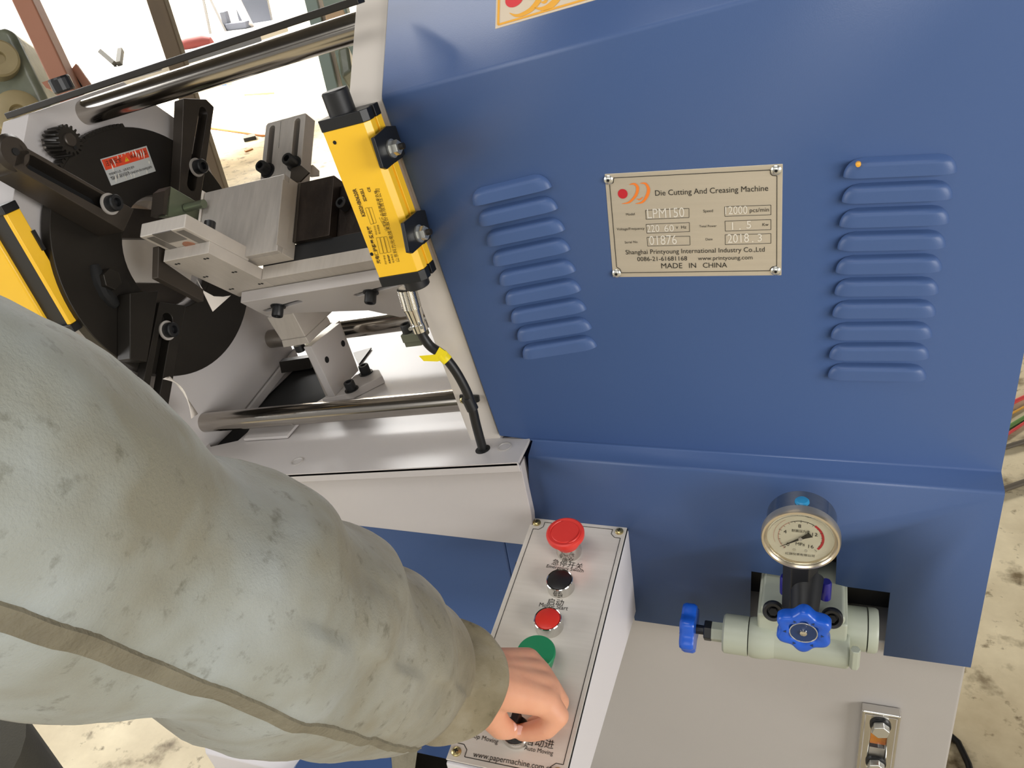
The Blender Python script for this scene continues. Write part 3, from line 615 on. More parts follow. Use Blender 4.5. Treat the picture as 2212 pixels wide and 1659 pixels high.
def handwheel(c, axis, r, depth_, lobes=6, face=True, phase=0.0, name='handwheel'):
    a = unit(axis); x, y, _ = frame_of(a); q = MB(); n = 72; vs = []; fs = []
    def R_(t): return r * (0.90 + 0.10 * math.cos(lobes * t + phase))
    for (h, k) in ((0, 0.80), (0.0, 0.93), (depth_ * 0.18, 1.0), (depth_ * 0.75, 1.0), (depth_ * 0.95, 0.94), (depth_, 0.84), (depth_ * 0.96, 0.60), (depth_ * 0.80, 0.52), (depth_ * 0.8, 0.0001)):
        vs += [np.array(c) + a * h + k * R_(2 * math.pi * i / n) * (math.cos(2 * math.pi * i / n) * x + math.sin(2 * math.pi * i / n) * y) for i in range(n)]
    for j in range(8): fs += [(j * n + i, j * n + (i + 1) % n, (j + 1) * n + (i + 1) % n, (j + 1) * n + i) for i in range(n)]
    fs.append(tuple(range(n))); q.add(vs, fs); w = q.build(name, 'wheel_blue', vl, angle=50)
    if face:
        MB().lathe(np.array(c) + a * depth_ * 0.80, a, [(0, r * 0.475), (0.0012, r * 0.47), (0.0016, r * 0.45), (0.0012, r * 0.42), (0.0012, 0)], 40).build('hub_disc', 'wheel_disc', w)
        q = MB(); q.tube([np.array(c) + a * (depth_ * 0.80 + 0.0014) + r * 0.46 * (math.cos(t * 2 * math.pi / 36) * x + math.sin(t * 2 * math.pi / 36) * y) for t in range(36)], 0.0006, 8, True); q.build('hub_ring', 'zinc', w)
        MB().lathe(np.array(c) + a * (depth_ * 0.80 + 0.001), a, [(0, r * 0.14), (0.0018, r * 0.12), (0.0026, r * 0.05)], 20).build('hub_screw', 'chrome', w)
        q = MB()
        for k in range(6):
            t = (k + 0.5) * math.pi / 3 - phase / lobes; d = math.cos(t) * x + math.sin(t) * y; s = np.cross(a, d); m_ = np.array(c) + a * (depth_ * 0.985) + d * r * 0.62
            q.prism([m_ - d * r * 0.05 - s * r * 0.055, m_ - d * r * 0.05 + s * r * 0.055, m_ + d * r * 0.06], a * 0.0005)
        q.build('arrow_mark', 'wheel_disc', w)
    return w
wl_ = cx(252); handwheel(wl_, -XV, r2(222), vx(252) - vx(135), 6, True, 0.4)
wy = -0.132; wc = pY(*z2(1140, 1225), wy); wr = px(62, wc)
handwheel(wc + YV * 0.013, -YV, wr, 0.014, 6, True, math.pi)
MB().cyl(wc + YV * 0.011, np.array([wc[0], -0.116, wc[2] + 0.006]), r2(62), n=28).build('spindle', 'black', vl)
MB().cyl(np.array([wc[0], -0.118, wc[2] + 0.004]), np.array([wc[0] + 0.001, -0.078, wc[2] + 0.020]), r2(95), r2(125), 28).build('bonnet', 'black', vl)
# right hand cylinder, cap and hanging bolt
ry = -0.045; rz = V2(1600, 1188, ry)[2]; rx = lambda a: V2(a, 1190, ry)[0]
q = MB(); q.cyl((rx(1480), ry, rz), (rx(1664), ry, rz), px(47, (rx(1600), ry, rz)), n=40); q.build('side_cylinder', 'valve_green', vl, bevel=0.001)
q = MB(); rr = px(48, (rx(1600), ry, rz)); q.lathe((rx(1672), ry, rz), XV, [(0, rr), (rx(1735) - rx(1672), rr), (rx(1758) - rx(1672), rr * 0.93)], 40); q.build('side_cap', 'valve_green', vl)
c = V2(1575, 1360, -0.088); MB().hexa(c, c - ZV * 0.026, r2(42), 0.5).build('drain_bolt', 'valve_green', vl, bevel=0.001)
# socket plugs
for (a, b_) in ((888, 1045), (1378, 1105)):
    c = V2(a, b_, -0.078); ax = unit(-YV * 0.9 + ZV * 0.35); q = MB().lathe(c - ax * 0.004, ax, [(0, r2(84)), (0.005, r2(84)), (0.0065, r2(74)), (0.006, r2(52)), (0.001, r2(45))], 28); sp = q.build('socket_plug', 'black', vl)
    MB().hexa(c + ax * 0.0002, c + ax * 0.0016, r2(36)).build('hex_socket', 'hole', sp)
# neck to the gauge
nx = gc[0] + 0.001; nz0 = V2(1150, 1060, -0.085)[2]; nz1 = gc[2] - gr * 0.86
MB().hexa((nx, -0.080, nz0), (nx, -0.080, nz1 - 0.004), r2(132), 0.52).build('gauge_neck', 'black', vl, bevel=0.0015)
MB().cyl((nx, -0.080, nz1 - 0.008), (nx, -0.080, nz1 + 0.008), r2(70), n=24).build('gauge_thread', 'black', vl)
for (a, b_) in ((990, 825), (1325, 870)):
    c = V2(a, b_, -0.060); q = MB().lathe(c - ZV * 0.010, ZV, [(0, r2(44)), (0.020, r2(44)), (0.0225, r2(36))], 20); q.build('cap_bolt', 'bolt_blue', vl)

# ------------------------------------------------------------------ oil level gauge on the base
oy = -0.0185
og = thing('oil_level_gauge', pY(1893, 1600, oy), 'chrome framed oil level gauge with amber oil behind its window', 'gauge')
o0, o1 = pY(1862, 1513, oy), pY(1945, 1521, oy); oh = 0.128; ow = 0.041; ox0 = o0[0]; oz1 = o0[2] - 0.002
def O(s, t, h=0.0): return np.array([ox0 + s, oy - h, oz1 - t])
win = [O(s, t, 0.013) for s, t in [(0.012, 0.030), (0.029, 0.030), (0.029, oh - 0.030), (0.012, oh - 0.030)]]
MB().holed([O(s, t, 0.013) for s, t in [(0, 0), (ow, 0), (ow, oh), (0, oh)]], [win], YV * 0.013).build('frame', 'chrome', og, bevel=0.0022, seg=3)
q = MB(); loop(q, [O(s, t, 0.0132) for s, t in [(0.004, 0.004), (ow - 0.004, 0.004), (ow - 0.004, oh - 0.004), (0.004, oh - 0.004)]], 0.0012, n_f, 0.0002); q.build('frame_groove', 'dull_steel', og)
for (t0, t1, m, nm) in ((0.028, 0.042, 'oil_clear', 'window'), (0.042, 0.060, 'oil', 'oil'), (0.060, 0.067, 'oil_dark', 'oil_line'), (0.067, 0.10, 'oil_clear', 'window')):
    MB().box(O(0.0121, t1, 0.006), XV * 0.0168, ZV * (t1 - t0), -YV * 0.002).build(nm, m, og)
for t in (0.019, oh - 0.041):
    q = MB().lathe(O(0.0205, t, 0.0125), -YV, [(0, 0.0115), (0.003, 0.0112)], 28); w_ = q.build('washer', 'black', og)
    MB().hexa(O(0.0205, t, 0.0155), O(0.0205, t, 0.0245), 0.0100, 0.3).build('hex_bolt', 'zinc', w_, bevel=0.0012)

# ------------------------------------------------------------------ light curtain sensors
def sensor(name, label, x0, x1, xs, y0, y1, z0, z1, wide_win=False):
    t = thing(name, W(0.5 * (x0 + x1), 0.5 * (y0 + y1), z0 - 0.02), label, 'sensor')
    ym = y0 + (y1 - y0) * 0.55
    sec = [(x0, y0 + 0.001), (x0 + 0.001, y0), (x1, y0), (xs, y0 + 0.0055), (xs, ym - 0.002), (xs - 0.003, ym - 0.002), (xs - 0.003, ym + 0.002), (xs, ym + 0.002), (xs, y1), (x0, y1)]
    MB().prism([W(x, y, z0) for x, y in sec], HZ * (z1 - z0)).build('body', 'yellow', t, bevel=0.0006)
    return t, sec
sx0, sx1, sxs, sy0, sy1, sz0, sz1 = -0.2365, -0.1910, -0.1855, -0.030, -0.002, 1.2350, 1.3850
sn, sec = sensor('light_curtain_sensor', 'yellow light curtain housing with black end caps bracketed beside the blue hood', sx0, sx1, sxs, sy0, sy1, sz0, sz1)
capsec = [(x - 0.0008 if x < -0.23 else x + 0.0006, y - 0.0006 if y < -0.02 else y) for x, y in sec]
MB().prism([W(x, y, sz1) for x, y in capsec], HZ * 0.011).build('end_cap', 'black', sn, bevel=0.0008)
MB().prism([W(x, y, sz0 - 0.011) for x, y in capsec], HZ * 0.011).build('end_cap', 'black', sn, bevel=0.0008)
MB().lathe(W(-0.2165, -0.016, sz1 + 0.010), HZ, [(0, 0.0130), (0.021, 0.0130), (0.0225, 0.0118), (0.0225, 0)], 32).build('top_plug', 'black_rubber', sn)
MB().lathe(W(-0.2045, -0.016, sz0 - 0.010), -HZ, [(0, 0.0135), (0.010, 0.0130), (0.011, 0.012)], 32).build('bottom_plug', 'black_rubber', sn)
def bracket(pts, cn):
    pl = MB().prism([pHX(u, v, -0.176) for u, v in pts], -HX * 0.004); b_ = pl.build('bracket', 'black', sn, bevel=0.0008)
    c = pHX(*cn, -0.176)
    MB().boxh(-0.186, -0.1795, -0.018, 0.003, c @ HZ - 0.014, c @ HZ + 0.014).build('bracket_foot', 'black', b_)
    q = MB().lathe(c, HX, [(0, 0.0088), (0.0016, 0.0088)], 24); w_ = q.build('washer', 'zinc', b_)
    q = MB().lathe(c + HX * 0.0016, HX, [(0, 0.0070), (0.006, 0.0070), (0.007, 0.0062)], 6, 0.4); q.cyl(c + HX * 0.001, c + HX * 0.0016, 0.005); q.build('nut', 'zinc', b_)
    MB().cyl(c + HX * 0.004, c + HX * 0.0135, 0.0030, n=16).build('stud', 'dark_steel', b_)
bracket([(808, 297), (836, 272), (856, 271), (876, 333), (838, 365), (828, 362)], (846, 321))
bracket([(872, 481), (903, 455), (919, 453), (932, 512), (893, 547), (884, 545)], (905, 505))
# printing on the front of the sensor
def Sf(u, v): return pY(u, v, sy0 - 0.0001)
zs = lambda a, b_: Sf(740 + a * 220 / 1073, 280 + b_ * 340 / 1659)
q = MB()
for s, a, b_, st in [('KS02HB0620R', (243, 912), (140, 618), 1.25), ('SDKELI', (258, 752), (210, 622), 1.2), ('光电保护装置·受光器', (400, 1412), (290, 1015), 1.15), ('CE', (300, 655), (283, 605), 1.0),
                     ('响应时间', (368, 1108), (345, 1012), 1.0), ('检测精度', (402, 1100), (378, 1002), 1.0), ('防护等级', (468, 1418), (445, 1322), 1.0), ('光束间距', (510, 1412), (488, 1316), 1.0), ('电源电压', (548, 1402), (522, 1308), 1.0),
                     ('山东省产品质量监督合格', (470, 1065), (355, 640), 0.9), ('山东科力光电技术股份有限责任公司', (600, 1390), (385, 620), 1.1), ('国家专利产品', (440, 1010), (392, 925), 1.0)]:
    text(q, s, zs(*a), zs(*b_), n_f, 0.0002, st, bold=0.028 if s[0] in 'KSC光' else 0.0)
for (a, b_, c_, d_) in [((240, 828), (270, 822), (328, 990), (298, 998)), ((278, 822), (308, 818), (358, 980), (330, 990)), ((355, 1140), (390, 1135), (430, 1302), (396, 1308)), ((396, 1135), (430, 1130), (470, 1296), (436, 1302)), ((436, 1130), (466, 1126), (512, 1288), (478, 1296))]:
    loop(q, [zs(*k) for k in (a, b_, c_, d_)], 0.0003, n_f, 0.0002)
q.build('lettering', 'print_gold', sn)
for (u, v) in ((723, 308), (803, 549)):
    MB().lathe(Sf(u, v), -YV, [(-0.001, 0.0019), (0.0002, 0.0019), (0.0003, 0.001)], 10).build('screw_hole', 'hole', sn)
# receiver on the left side plate
ly0 = LPY - 0.020
def LS(u, v, y=ly0): return pY(u, v, y)
zq = lambda a, b_: (a * 220 / 936, 430 + b_ * 390 / 1659)
lt = thing('light_curtain_sensor', W(-0.70, -0.07, 1.18), 'yellow light curtain receiver with long black window on the left side plate beside the sleeve', 'sensor')
dn = HZ; xr = LS(*zq(60, 145)) @ HX; 
hT = LS(*zq(40, 145)) @ HZ; hB = LS(*zq(605, 1160)) @ HZ
wl0 = LS(*zq(25, 160)) @ HX; ww = LS(*zq(0, 175)) @ HX
MB().boxh(xr - 0.006, xr, ly0, LPY - 0.001, hB, hT).build('window_frame', 'yellow', lt, bevel=0.001)
MB().boxh(xr - 0.036, xr - 0.006, ly0 + 0.003, LPY - 0.001, hB, hT).build('window', 'black', lt, bevel=0.0005)
MB().boxh(xr - 0.100, xr - 0.036, ly0 - 0.002, LPY - 0.001, hB, hT).build('body', 'yellow', lt, bevel=0.003)
MB().boxh(xr - 0.101, xr + 0.001, ly0 - 0.002, LPY - 0.001, hT, hT + 0.010).build('end_cap', 'black', lt, bevel=0.001)
MB().boxh(xr - 0.101, xr + 0.001, ly0 - 0.002, LPY - 0.001, hB - 0.010, hB).build('end_cap', 'black', lt, bevel=0.001)
for f_ in (0.28, 0.76):
    MB().boxh(xr + 0.0002, xr + 0.0025, LPY - 0.004, LPY + 0.0005, hT + (hB - hT) * f_ - 0.012, hT + (hB - hT) * f_ + 0.012).build('bracket', 'black', lt)

# ------------------------------------------------------------------ sensor cable with chrome connector
cy_ = -0.0165
def CB(u, v, y=cy_): return pY(u, v, y)
cbk = thing('sensor_cable', CB(1040, 960), 'black cable with ribbed chrome connector hanging from the yellow sensor into the apron', 'cable')
k0, k1, k2, k3 = CB(878, 622), CB(890, 665), CB(903, 700), CB(909, 716)
q = MB(); ax = k1 - k0; ln = float(np.linalg.norm(ax)); pr = []
for i in range(14): pr += [(ln * i / 14, 0.0103), (ln * (i + 0.6) / 14, 0.0103), (ln * (i + 0.62) / 14, 0.0096), (ln * (i + 0.98) / 14, 0.0096)]
q.lathe(k0, ax, pr, 32); co = q.build('connector', 'chrome', cbk, angle=20)
MB().lathe(k1, k2 - k1, [(0, 0.0096), (0.004, 0.0090), (0.016, 0.0078), (0.0195, 0.0075)], 32).build('connector_sleeve', 'chrome', co)
MB().lathe(k2 - unit(k3 - k2) * 0.001, k3 - k2, [(0, 0.0084), (0.009, 0.0080)], 32).build('clamp_ring', 'chrome', co)
for s in (-1, 1):
    MB().cyl(k2 + HX * s * 0.007 - YV * 0.008 + HX * 0.002, k2 + HX * s * 0.007 - YV * 0.0105 + HX * 0.002, 0.002, n=12).build('clamp_screw', 'zinc', co)
path = [(908, 714), (915, 728), (930, 748), (953, 764), (970, 782), (987, 806), (1003, 835), (1013, 858), (1021, 885), (1028, 915), (1036, 945), (1043, 970)]
fine = []; P3 = [CB(*p) for p in path]; P3[0] = k3 - unit(k3 - k2) * 0.004
for i in range(len(P3) - 1):
    p_, a_, b2, c2 = P3[max(i - 1, 0)], P3[i], P3[i + 1], P3[min(i + 2, len(P3) - 1)]
    for k in range(5):
        t = k / 5; fine.append(0.5 * (2 * a_ + (b2 - p_) * t + (2 * p_ - 5 * a_ + 4 * b2 - c2) * t * t + (3 * a_ - p_ - 3 * b2 + c2) * t ** 3))
fine.append(P3[-1]); MB().tube(fine, 0.0053, 16).build('cable', 'cable', cbk)
q = MB().tube([CB(953, 764), CB(960, 772), CB(967, 779)], 0.0062, 16); tg = q.build('tag_band', 'tag', cbk)
MB().prism([CB(u, v, cy_ - 0.0055) for u, v in [(966, 762), (949, 750), (940, 766), (905, 769), (915, 780), (945, 781), (960, 776)]], YV * 0.0004).build('tag_flag', 'tag', tg)
q = MB().tube([CB(1009, 858), CB(1021, 884)], 0.0068, 16); cl = q.build('cable_clip', 'black', cbk)
MB().prism([pY(u, v, 0.000) for u, v in [(992, 855), (1033, 856), (1035, 868), (1024, 872), (994, 870)]], YV * 0.003).build('clip_strap', 'black', cl)
pan_screw(cl, pY(1001, 865, -0.0005), -YV, 0.0042, 'brass')

# ------------------------------------------------------------------ gear disc, pinion and jaws
DX = XL + 0.020
gd = thing('gear_disc', W(XL, DC[0], DC[1] - 0.165), 'large dark toothed clamping disc with warning sticker on the left side plate', 'gear')
R0 = 0.1630; cen = W(DX, *DC); hcn = W(DX, DC[0] + 0.012, DC[1] - 0.003)
MB().holed(circ(cen, YV, HZ, R0, 96), [circ(hcn, YV, HZ, 0.0755, 48)], -HX * (DX - XL - 0.005)).build('disc', 'dark_steel', gd, bevel=0.0012)
def sectang(u, v):
    p = pHX(u, v, DX); return math.atan2(p @ HZ - DC[1], p[1] - DC[0])
ta, tb = sectang(150, 378), sectang(268, 272); nt_ = 21; q = MB()
for k in range(nt_):
    a = ta + (tb - ta) * k / (nt_ - 1); d = YV * math.cos(a) + HZ * math.sin(a); s = -YV * math.sin(a) + HZ * math.cos(a); b0 = W(XL + 0.005, *DC) + d * (R0 - 0.001)
    q.prism([b0 - s * 0.0035, b0 + s * 0.0035, b0 + d * 0.0055 + s * 0.0016, b0 + d * 0.0055 - s * 0.0016], HX * 0.0145 + s * 0.002)
q.build('gear_teeth', 'dark_steel', gd)
hb = pHX(226, 606, DX + 0.0005); q = MB().hexa(hb, hb + HX * 0.014, 0.0135, 0.2); q.build('hex_bolt', 'dark_steel', gd, bevel=0.001)
q = MB(); q.tube([pHX(u, v, DX - 0.0005) for u, v in [(203, 572), (207, 590), (214, 610), (225, 633), (240, 650), (250, 660)]], [0.006, 0.0085, 0.009, 0.009, 0.0085, 0.006], 10); q.build('arc_slot', 'hole', gd)
lb = [pHX(u, v, DX + 0.0002) for u, v in [(216, 344), (316, 315), (336, 370), (240, 401)]]
q = MB().prism(lb, HX * 0.0005); wlb = q.build('warning_label', 'label_grey', gd)
zw = lambda a, b_: pHX(200 + a * 160 / 2212, 300 + b_ * 110 / 1521, DX + 0.0007)
q = MB(); q.add([zw(*p) + HX * 0.0002 for p in [(265, 632), (1590, 258), (1690, 545), (390, 940)]], [(0, 1, 2, 3)]); q.build('label_band', 'label_red', wlb)
q = MB(); q.add([zw(*p) + HX * 0.0004 for p in [(960, 690), (1095, 652), (990, 540)]], [(0, 1, 2)]); q.build('warning_triangle', 'label_yellow', wlb)
q = MB()
for s, a, b_, st in [('注意安全', (395, 810), (880, 680), 1.1), ('WARNING', (1130, 600), (1605, 465), 1.1), ('检修操作人员，以免发生意外', (500, 1095), (1250, 865), 1.0), ('非专业人员请勿打开防护罩', (540, 1180), (1080, 1010), 0.9), ('Take care not to put the hand into the moving parts', (560, 1240), (1770, 860), 1.5), ('!', (1018, 655), (1032, 652), 0.8)]:
    text(q, s, zw(*a), zw(*b_), HX, 0.0006, st)
q.build('lettering', 'print_black', wlb)
q = MB()
for (a, b_, c_) in [((545, 735), (620, 1000), 40), ((570, 580), (690, 830), 40), ((650, 1050), (700, 1310), 45), ((750, 1020), (780, 1180), 35), ((1170, 360), (1215, 520), 30), ((1235, 310), (1320, 560), 45), ((1340, 420), (1385, 590), 35), ((1400, 330), (1470, 570), 35), ((1475, 300), (1540, 590), 40), ((1650, 600), (1690, 760), 40), ((730, 500), (750, 600), 30), ((850, 470), (860, 540), 30), ((940, 420), (960, 480), 30), ((1080, 380), (1095, 440), 30), ((950, 1090), (1010, 1240), 25), ((1100, 1020), (1170, 1190), 25), ((1200, 1010), (1250, 1160), 25), ((1340, 980), (1390, 1070), 22), ((1590, 920), (1620, 1050), 30)]:
    p0, p1 = zw(*a), zw(*b_); q.tube([p0 + HX * 0.0004, (p0 + p1) / 2 + HX * 0.0011, p1 + HX * 0.0004], [0.0002, c_ * 160 / 2212 * 0.5 * 0.0006, 0.0002], 6)
q.build('wrinkle_glints', 'white_print_glint', wlb)  # white ridges stand in for glints on the wrinkled film

pc = pHX(150, 302, XL + 0.034)
pn = thing('pinion_gear', pc - HX * 0.034 - HZ * 0.020, 'small dark helical pinion meshing with the large disc on its upper left', 'gear')
pr_ = px(33.5, pc); n_t = 18; q = MB(); vs = []; fs = []; nl = 9
for j in range(nl):
    h = j / (nl - 1); tw = h * 0.30
    for i in range(n_t * 4):
        k = i % 4; r_ = pr_ * (1.0 if k in (1, 2) else 0.78); a = 2 * math.pi * (i + (0.25 if k in (0, 2) else 0)) / (n_t * 4) + tw
        vs.append(pc - HX * 0.024 * (1 - h) + (YV * math.cos(a) + HZ * math.sin(a)) * r_)
m_ = n_t * 4
for j in range(nl - 1): fs += [(j * m_ + i, j * m_ + (i + 1) % m_, (j + 1) * m_ + (i + 1) % m_, (j + 1) * m_ + i) for i in range(m_)]
fs += [tuple(range(m_)), tuple(range((nl - 1) * m_, nl * m_))]; q.add(vs, fs); q.build('teeth', 'dark_steel', pn)
MB().lathe(pc - HX * 0.001, HX, [(0, pr_ * 0.45), (0.003, pr_ * 0.43), (0.004, pr_ * 0.36)], 28).build('hub', 'dark_bar', pn)
MB().cyl(pc + HX * 0.0005 - HZ * pr_ * 0.55 + YV * pr_ * 0.1, pc + HX * 0.001 - HZ * pr_ * 0.55 + YV * pr_ * 0.1, 0.0025, n=12).build('pin_hole', 'hole', pn)
MB().cyl(pc - HX * 0.034, pc - HX * 0.022, 0.010).build('shaft', 'steel', pn)

JX = DX + 0.042
def jaw(label, outline, slot_px, bolt_px, th=0.042, sr=0.0085, JX=JX, m='dark_bar'):
    P = [pHX(u, v, JX) for u, v in outline]; t = thing('clamp_jaw', np.mean(P, axis=0) - HX * th, label, 'clamp')
    s0, s1 = pHX(*slot_px[0], JX), pHX(*slot_px[1], JX)
    MB().holed(P, [slot(s0, s1, sr, HX)], -HX * th).build('bar', m, t, bevel=0.0012)
    MB().prism(slot(s0 - HX * 0.022, s1 - HX * 0.022, sr * 0.98, HX), -HX * 0.002).build('slot_floor', 'hole', t)
    c = pHX(*bolt_px, JX); q = MB().lathe(c, HX, [(0, 0.0128), (0.002, 0.0128)], 28); w_ = q.build('washer', 'dull_steel', t)
    MB().lathe(c + HX * 0.002, HX, [(0, 0.0098), (0.010, 0.0098), (0.0115, 0.0085), (0.0115, 0.0052), (0.006, 0.0050)], 24).build('bolt_head', 'black', w_)
    return t
jaw('blackened slotted jaw bar reaching in from the upper left of the disc', [(40, 308), (290, 452), (268, 500), (29, 360)], ((70, 352), (222, 436)), (236, 441))
jaw('blackened slotted jaw bar standing upright at the right rim of the disc', [(397, 212), (446, 214), (463, 231), (447, 345), (432, 440), (386, 432), (394, 300)], ((440, 242), (414, 400)), (424, 362), 0.018, 0.0075, DX + 0.0185)
jaw('blackened slotted jaw bar below the disc centre running down behind the sleeve', [(345, 652), (402, 660), (362, 890), (296, 890)], ((362, 690), (330, 870)), (360, 714), 0.014, 0.0085, DX + 0.0145, 'dark_steel')
ej = thing('jaw_motor', pHX(8, 335, JX), 'dark round jaw end block at the left edge above the receiver', 'block')
c = pHX(6, 336, JX - 0.02); MB().lathe(c - HX * 0.03, HX, [(0, 0.020), (0.045, 0.020), (0.05, 0.016)], 32).build('housing', 'dark_bar', ej)
MB().cyl(c + HX * 0.019, c + HX * 0.0215, 0.004, n=14).build('screw', 'black', ej)
# inside the disc: dark throat block, cream card, white sheet
one(MB().prism([pHX(u, v, XL + 0.002) for u, v in [(281, 449), (358, 455), (372, 515), (262, 514)]], -HX * 0.02), 'throat_block', 'dark_bar', 'dark block with worn bright edge inside the disc opening', 'block', bevel=0.0008)
one(MB().prism([pHX(u, v, XL - 0.004) for u, v in [(250, 613), (430, 613), (430, 690), (270, 690)]], -HX * 0.03), 'throat_block', 'dark_bar', 'dark lower block under the white paper stack in the disc opening', 'block')
one(MB().prism([pHX(u, v, XL - 0.030) for u, v in [(262, 420), (400, 400), (410, 470), (262, 470)]], -HX * 0.012), 'spacer_plate', 'card', 'cream spacer plate seen at the top of the disc opening', 'plate')
one(MB().prism([pHX(u, v, XL - 0.012) for u, v in [(225, 507), (400, 503), (425, 613), (230, 609)]], -HX * 0.020), 'paper_stack', 'paper', 'bright white paper stack filling the lower disc opening', 'paper stack')

# ------------------------------------------------------------------ pusher carriage in the 45 degree channel
ca = thing('pusher_carriage', MW(-0.45, 0.05, -0.07), 'machined grey carriage with stepped slide block under the pusher stack', 'carriage')
MB().boxm(-0.528, -0.460, -0.122, -0.020, -0.0442, -0.0271).build('slide_block', 'alu', ca, bevel=0.0015)
MB().boxm(-0.529, -0.4600, -0.0844, 0.0412, -0.059, -0.0443).build('slide_bar', 'alu', ca, bevel=0.0006)
for (x0, x1, l0, l1) in ((-0.521, -0.510, -0.118, -0.060), (-0.476, -0.465, -0.118, -0.060), (-0.508, -0.480, -0.1222, -0.098)):
    MB().boxm(x0, x1, l0, l1, -0.0447, -0.0436).build('guide_groove', 'groove', ca)
c = MW(-0.489, -0.086, -0.0442); MB().cyl(c, c - UV * 0.0010, 0.0075).build('bore', 'brown_post', ca)
for (a, b_) in [(575, 705), (330, 750), (815, 820), (570, 860), (1040, 920), (790, 965)]:
    c = pU(300 + a * 560 / 2212, 380 + b_ * 560 / 2212, -0.0590); q = MB()
    for s in (-1, 1): q.cyl(c - UV * 0.0004 + HX * s * 0.0022, c + UV * 0.001 + HX * s * 0.0022, 0.0017, n=10)
    q.build('pin_hole', 'hole', ca)
MB().boxm(-0.4595, -0.245, 0.0036, 0.050, -0.0588, -0.0418).build('cross_rail', 'alu', ca, bevel=0.0006)
sp0 = [(-0.512, 0.0265), (-0.236, 0.0265), (-0.236, 0.150), (-0.352, 0.150), (-0.376, 0.112), (-0.470, 0.085), (-0.517, 0.082)]
sl = []
def uM(u, v):
    p = pU(u, v, -0.0742) - OM; return p @ HX, p @ LV
s1 = [uM(575, 672), uM(646, 652)]; s2 = [uM(772, 638), uM(850, 617)]
P0 = [MW(x, l, -0.0742) for x, l in sp0]
MB().holed(P0, [slot(MW(*a, -0.0742), MW(*b_, -0.0742), 0.0042, UV) for a, b_ in (s1, s2)], UV * 0.0148).build('slotted_plate', 'lilac', ca, bevel=0.001)
for a, b_ in (s1, s2): MB().prism(slot(MW(*a, -0.0700), MW(*b_, -0.0700), 0.0041, UV), UV * 0.002).build('slot_floor', 'hole', ca)
for (u, v) in ((601, 661), (801, 631)):
    cap_screw(ca, pU(u, v, -0.0743), -UV, 0.0072, 0.013, 'black')
c = pL(451, 488, -0.085); c = MW(-0.448, -0.036, -0.030); cap_screw(ca, pD(452, 496, depth(MW(-0.46, -0.07, -0.03))), UV, 0.0065, 0.010, 'black', False)

pb_ = thing('pusher_block', MW(-0.475, -0.02, -0.041), 'ground grey metal pusher block with thin white sheets on its left edge', 'block')
MB().boxm(-0.5385, -0.4115, -0.0277, -0.0184, -0.0412, 0.0585).build('front_plate', 'dull_steel', pb_, bevel=0.0012)
MB().boxm(-0.5365, -0.4116, -0.0182, 0.0034, -0.0408, 0.0580).build('rear_plate', 'alu', pb_, bevel=0.0006)
for k in range(5): MB().boxm(-0.5425 + k * 0.0008, -0.5420 + k * 0.0008, -0.0285 + k * 0.002, -0.003, -0.030, 0.0620 - k * 0.0006).build('sheet', 'paper', pb_)
MB().boxm(-0.4116, -0.4106, -0.030, -0.012, -0.034, 0.050).build('side_shim', 'alu', pb_)

db = thing('ram_block', MW(-0.38, 0.03, -0.02), 'dark oxidised steel ram block with scratched face between the grey block and the yellow sensor', 'block')
MB().boxm(-0.4110, -0.357, -0.003, 0.062, -0.0205, 0.0575).build('ram_body', 'black_block', db, bevel=0.0006)
MB().boxm(-0.4094, -0.4060, -0.0034, 0.060, -0.0208, 0.0570).build('joint_strip', 'dark_bar', db)
MB().boxm(-0.4595, -0.300, 0.0037, 0.062, -0.0417, -0.0207).build('ram_base', 'black', db)
MB().boxm(-0.357, -0.310, 0.010, 0.055, -0.018, 0.050).build('coupling_block', 'black_block', db, bevel=0.002)
c = MW(-0.322, 0.010, 0.016); MB().lathe(MW(-0.312, 0.022, 0.012), HX, [(0, 0.026), (0.004, 0.030), (0.020, 0.030), (0.022, 0.022), (0.05, 0.021), (0.09, 0.021)], 40).build('coupling', 'chrome', db)
cap_screw(db, MW(-0.345, -0.003 + 0.012, 0.020), -LV, 0.007, 0.012, 'black', False)

tp = thing('backstop_plate', MW(-0.446, 0.003, 0.0), 'upright grey plate with two long slots standing behind the pusher block', 'plate')
xa_, xb_, ub_, ut_ = -0.478, -0.414, 0.02, 0.1595; l_ = 0.003
def Lm(u, v): p = pL(u, v, l_) - OM; return p @ HX, p @ UV
sl1 = (Lm(*(540 + 395 * 240 / 1991, 220 + 480 * 200 / 1659)), Lm(*(540 + 330 * 240 / 1991, 220 + 1150 * 200 / 1659))); sl2 = (Lm(540 + 848 * 240 / 1991, 220 + 350 * 200 / 1659), Lm(540 + 785 * 240 / 1991, 220 + 1030 * 200 / 1659))
ol = [(xa_, ub_), (xb_, ub_), (xb_, ut_ - 0.001), (xb_ - 0.001, ut_), (xa_ + 0.003, ut_), (xa_, ut_ - 0.003)]
MB().holed([MW(x, l_, u) for x, u in ol], [slot(MW(a[0], l_, a[1]), MW(b_[0], l_, b_[1]), 0.0046, -LV) for a, b_ in (sl1, sl2)], LV * 0.019).build('plate', 'dull_steel', tp, bevel=0.0006)
for a, b_ in (sl1, sl2): MB().prism(slot(MW(a[0], l_ + 0.012, a[1]), MW(b_[0], l_ + 0.012, b_[1]), 0.0046, -LV), LV * 0.002).build('slot_floor', 'dark_steel', tp)
q = MB(); line(q, MW(*(Lm(607, 262)[0], l_, Lm(607, 262)[1])), MW(*(Lm(602, 320)[0], l_, Lm(602, 320)[1])), 0.0006, -LV, 0.0002); q.build('bright_line', 'zinc', tp)
for (u, v) in ((575, 371), (632, 356)): cap_screw(tp, pL(u + 4, v - 2, l_), -LV, 0.0078, 0.014, 'black')
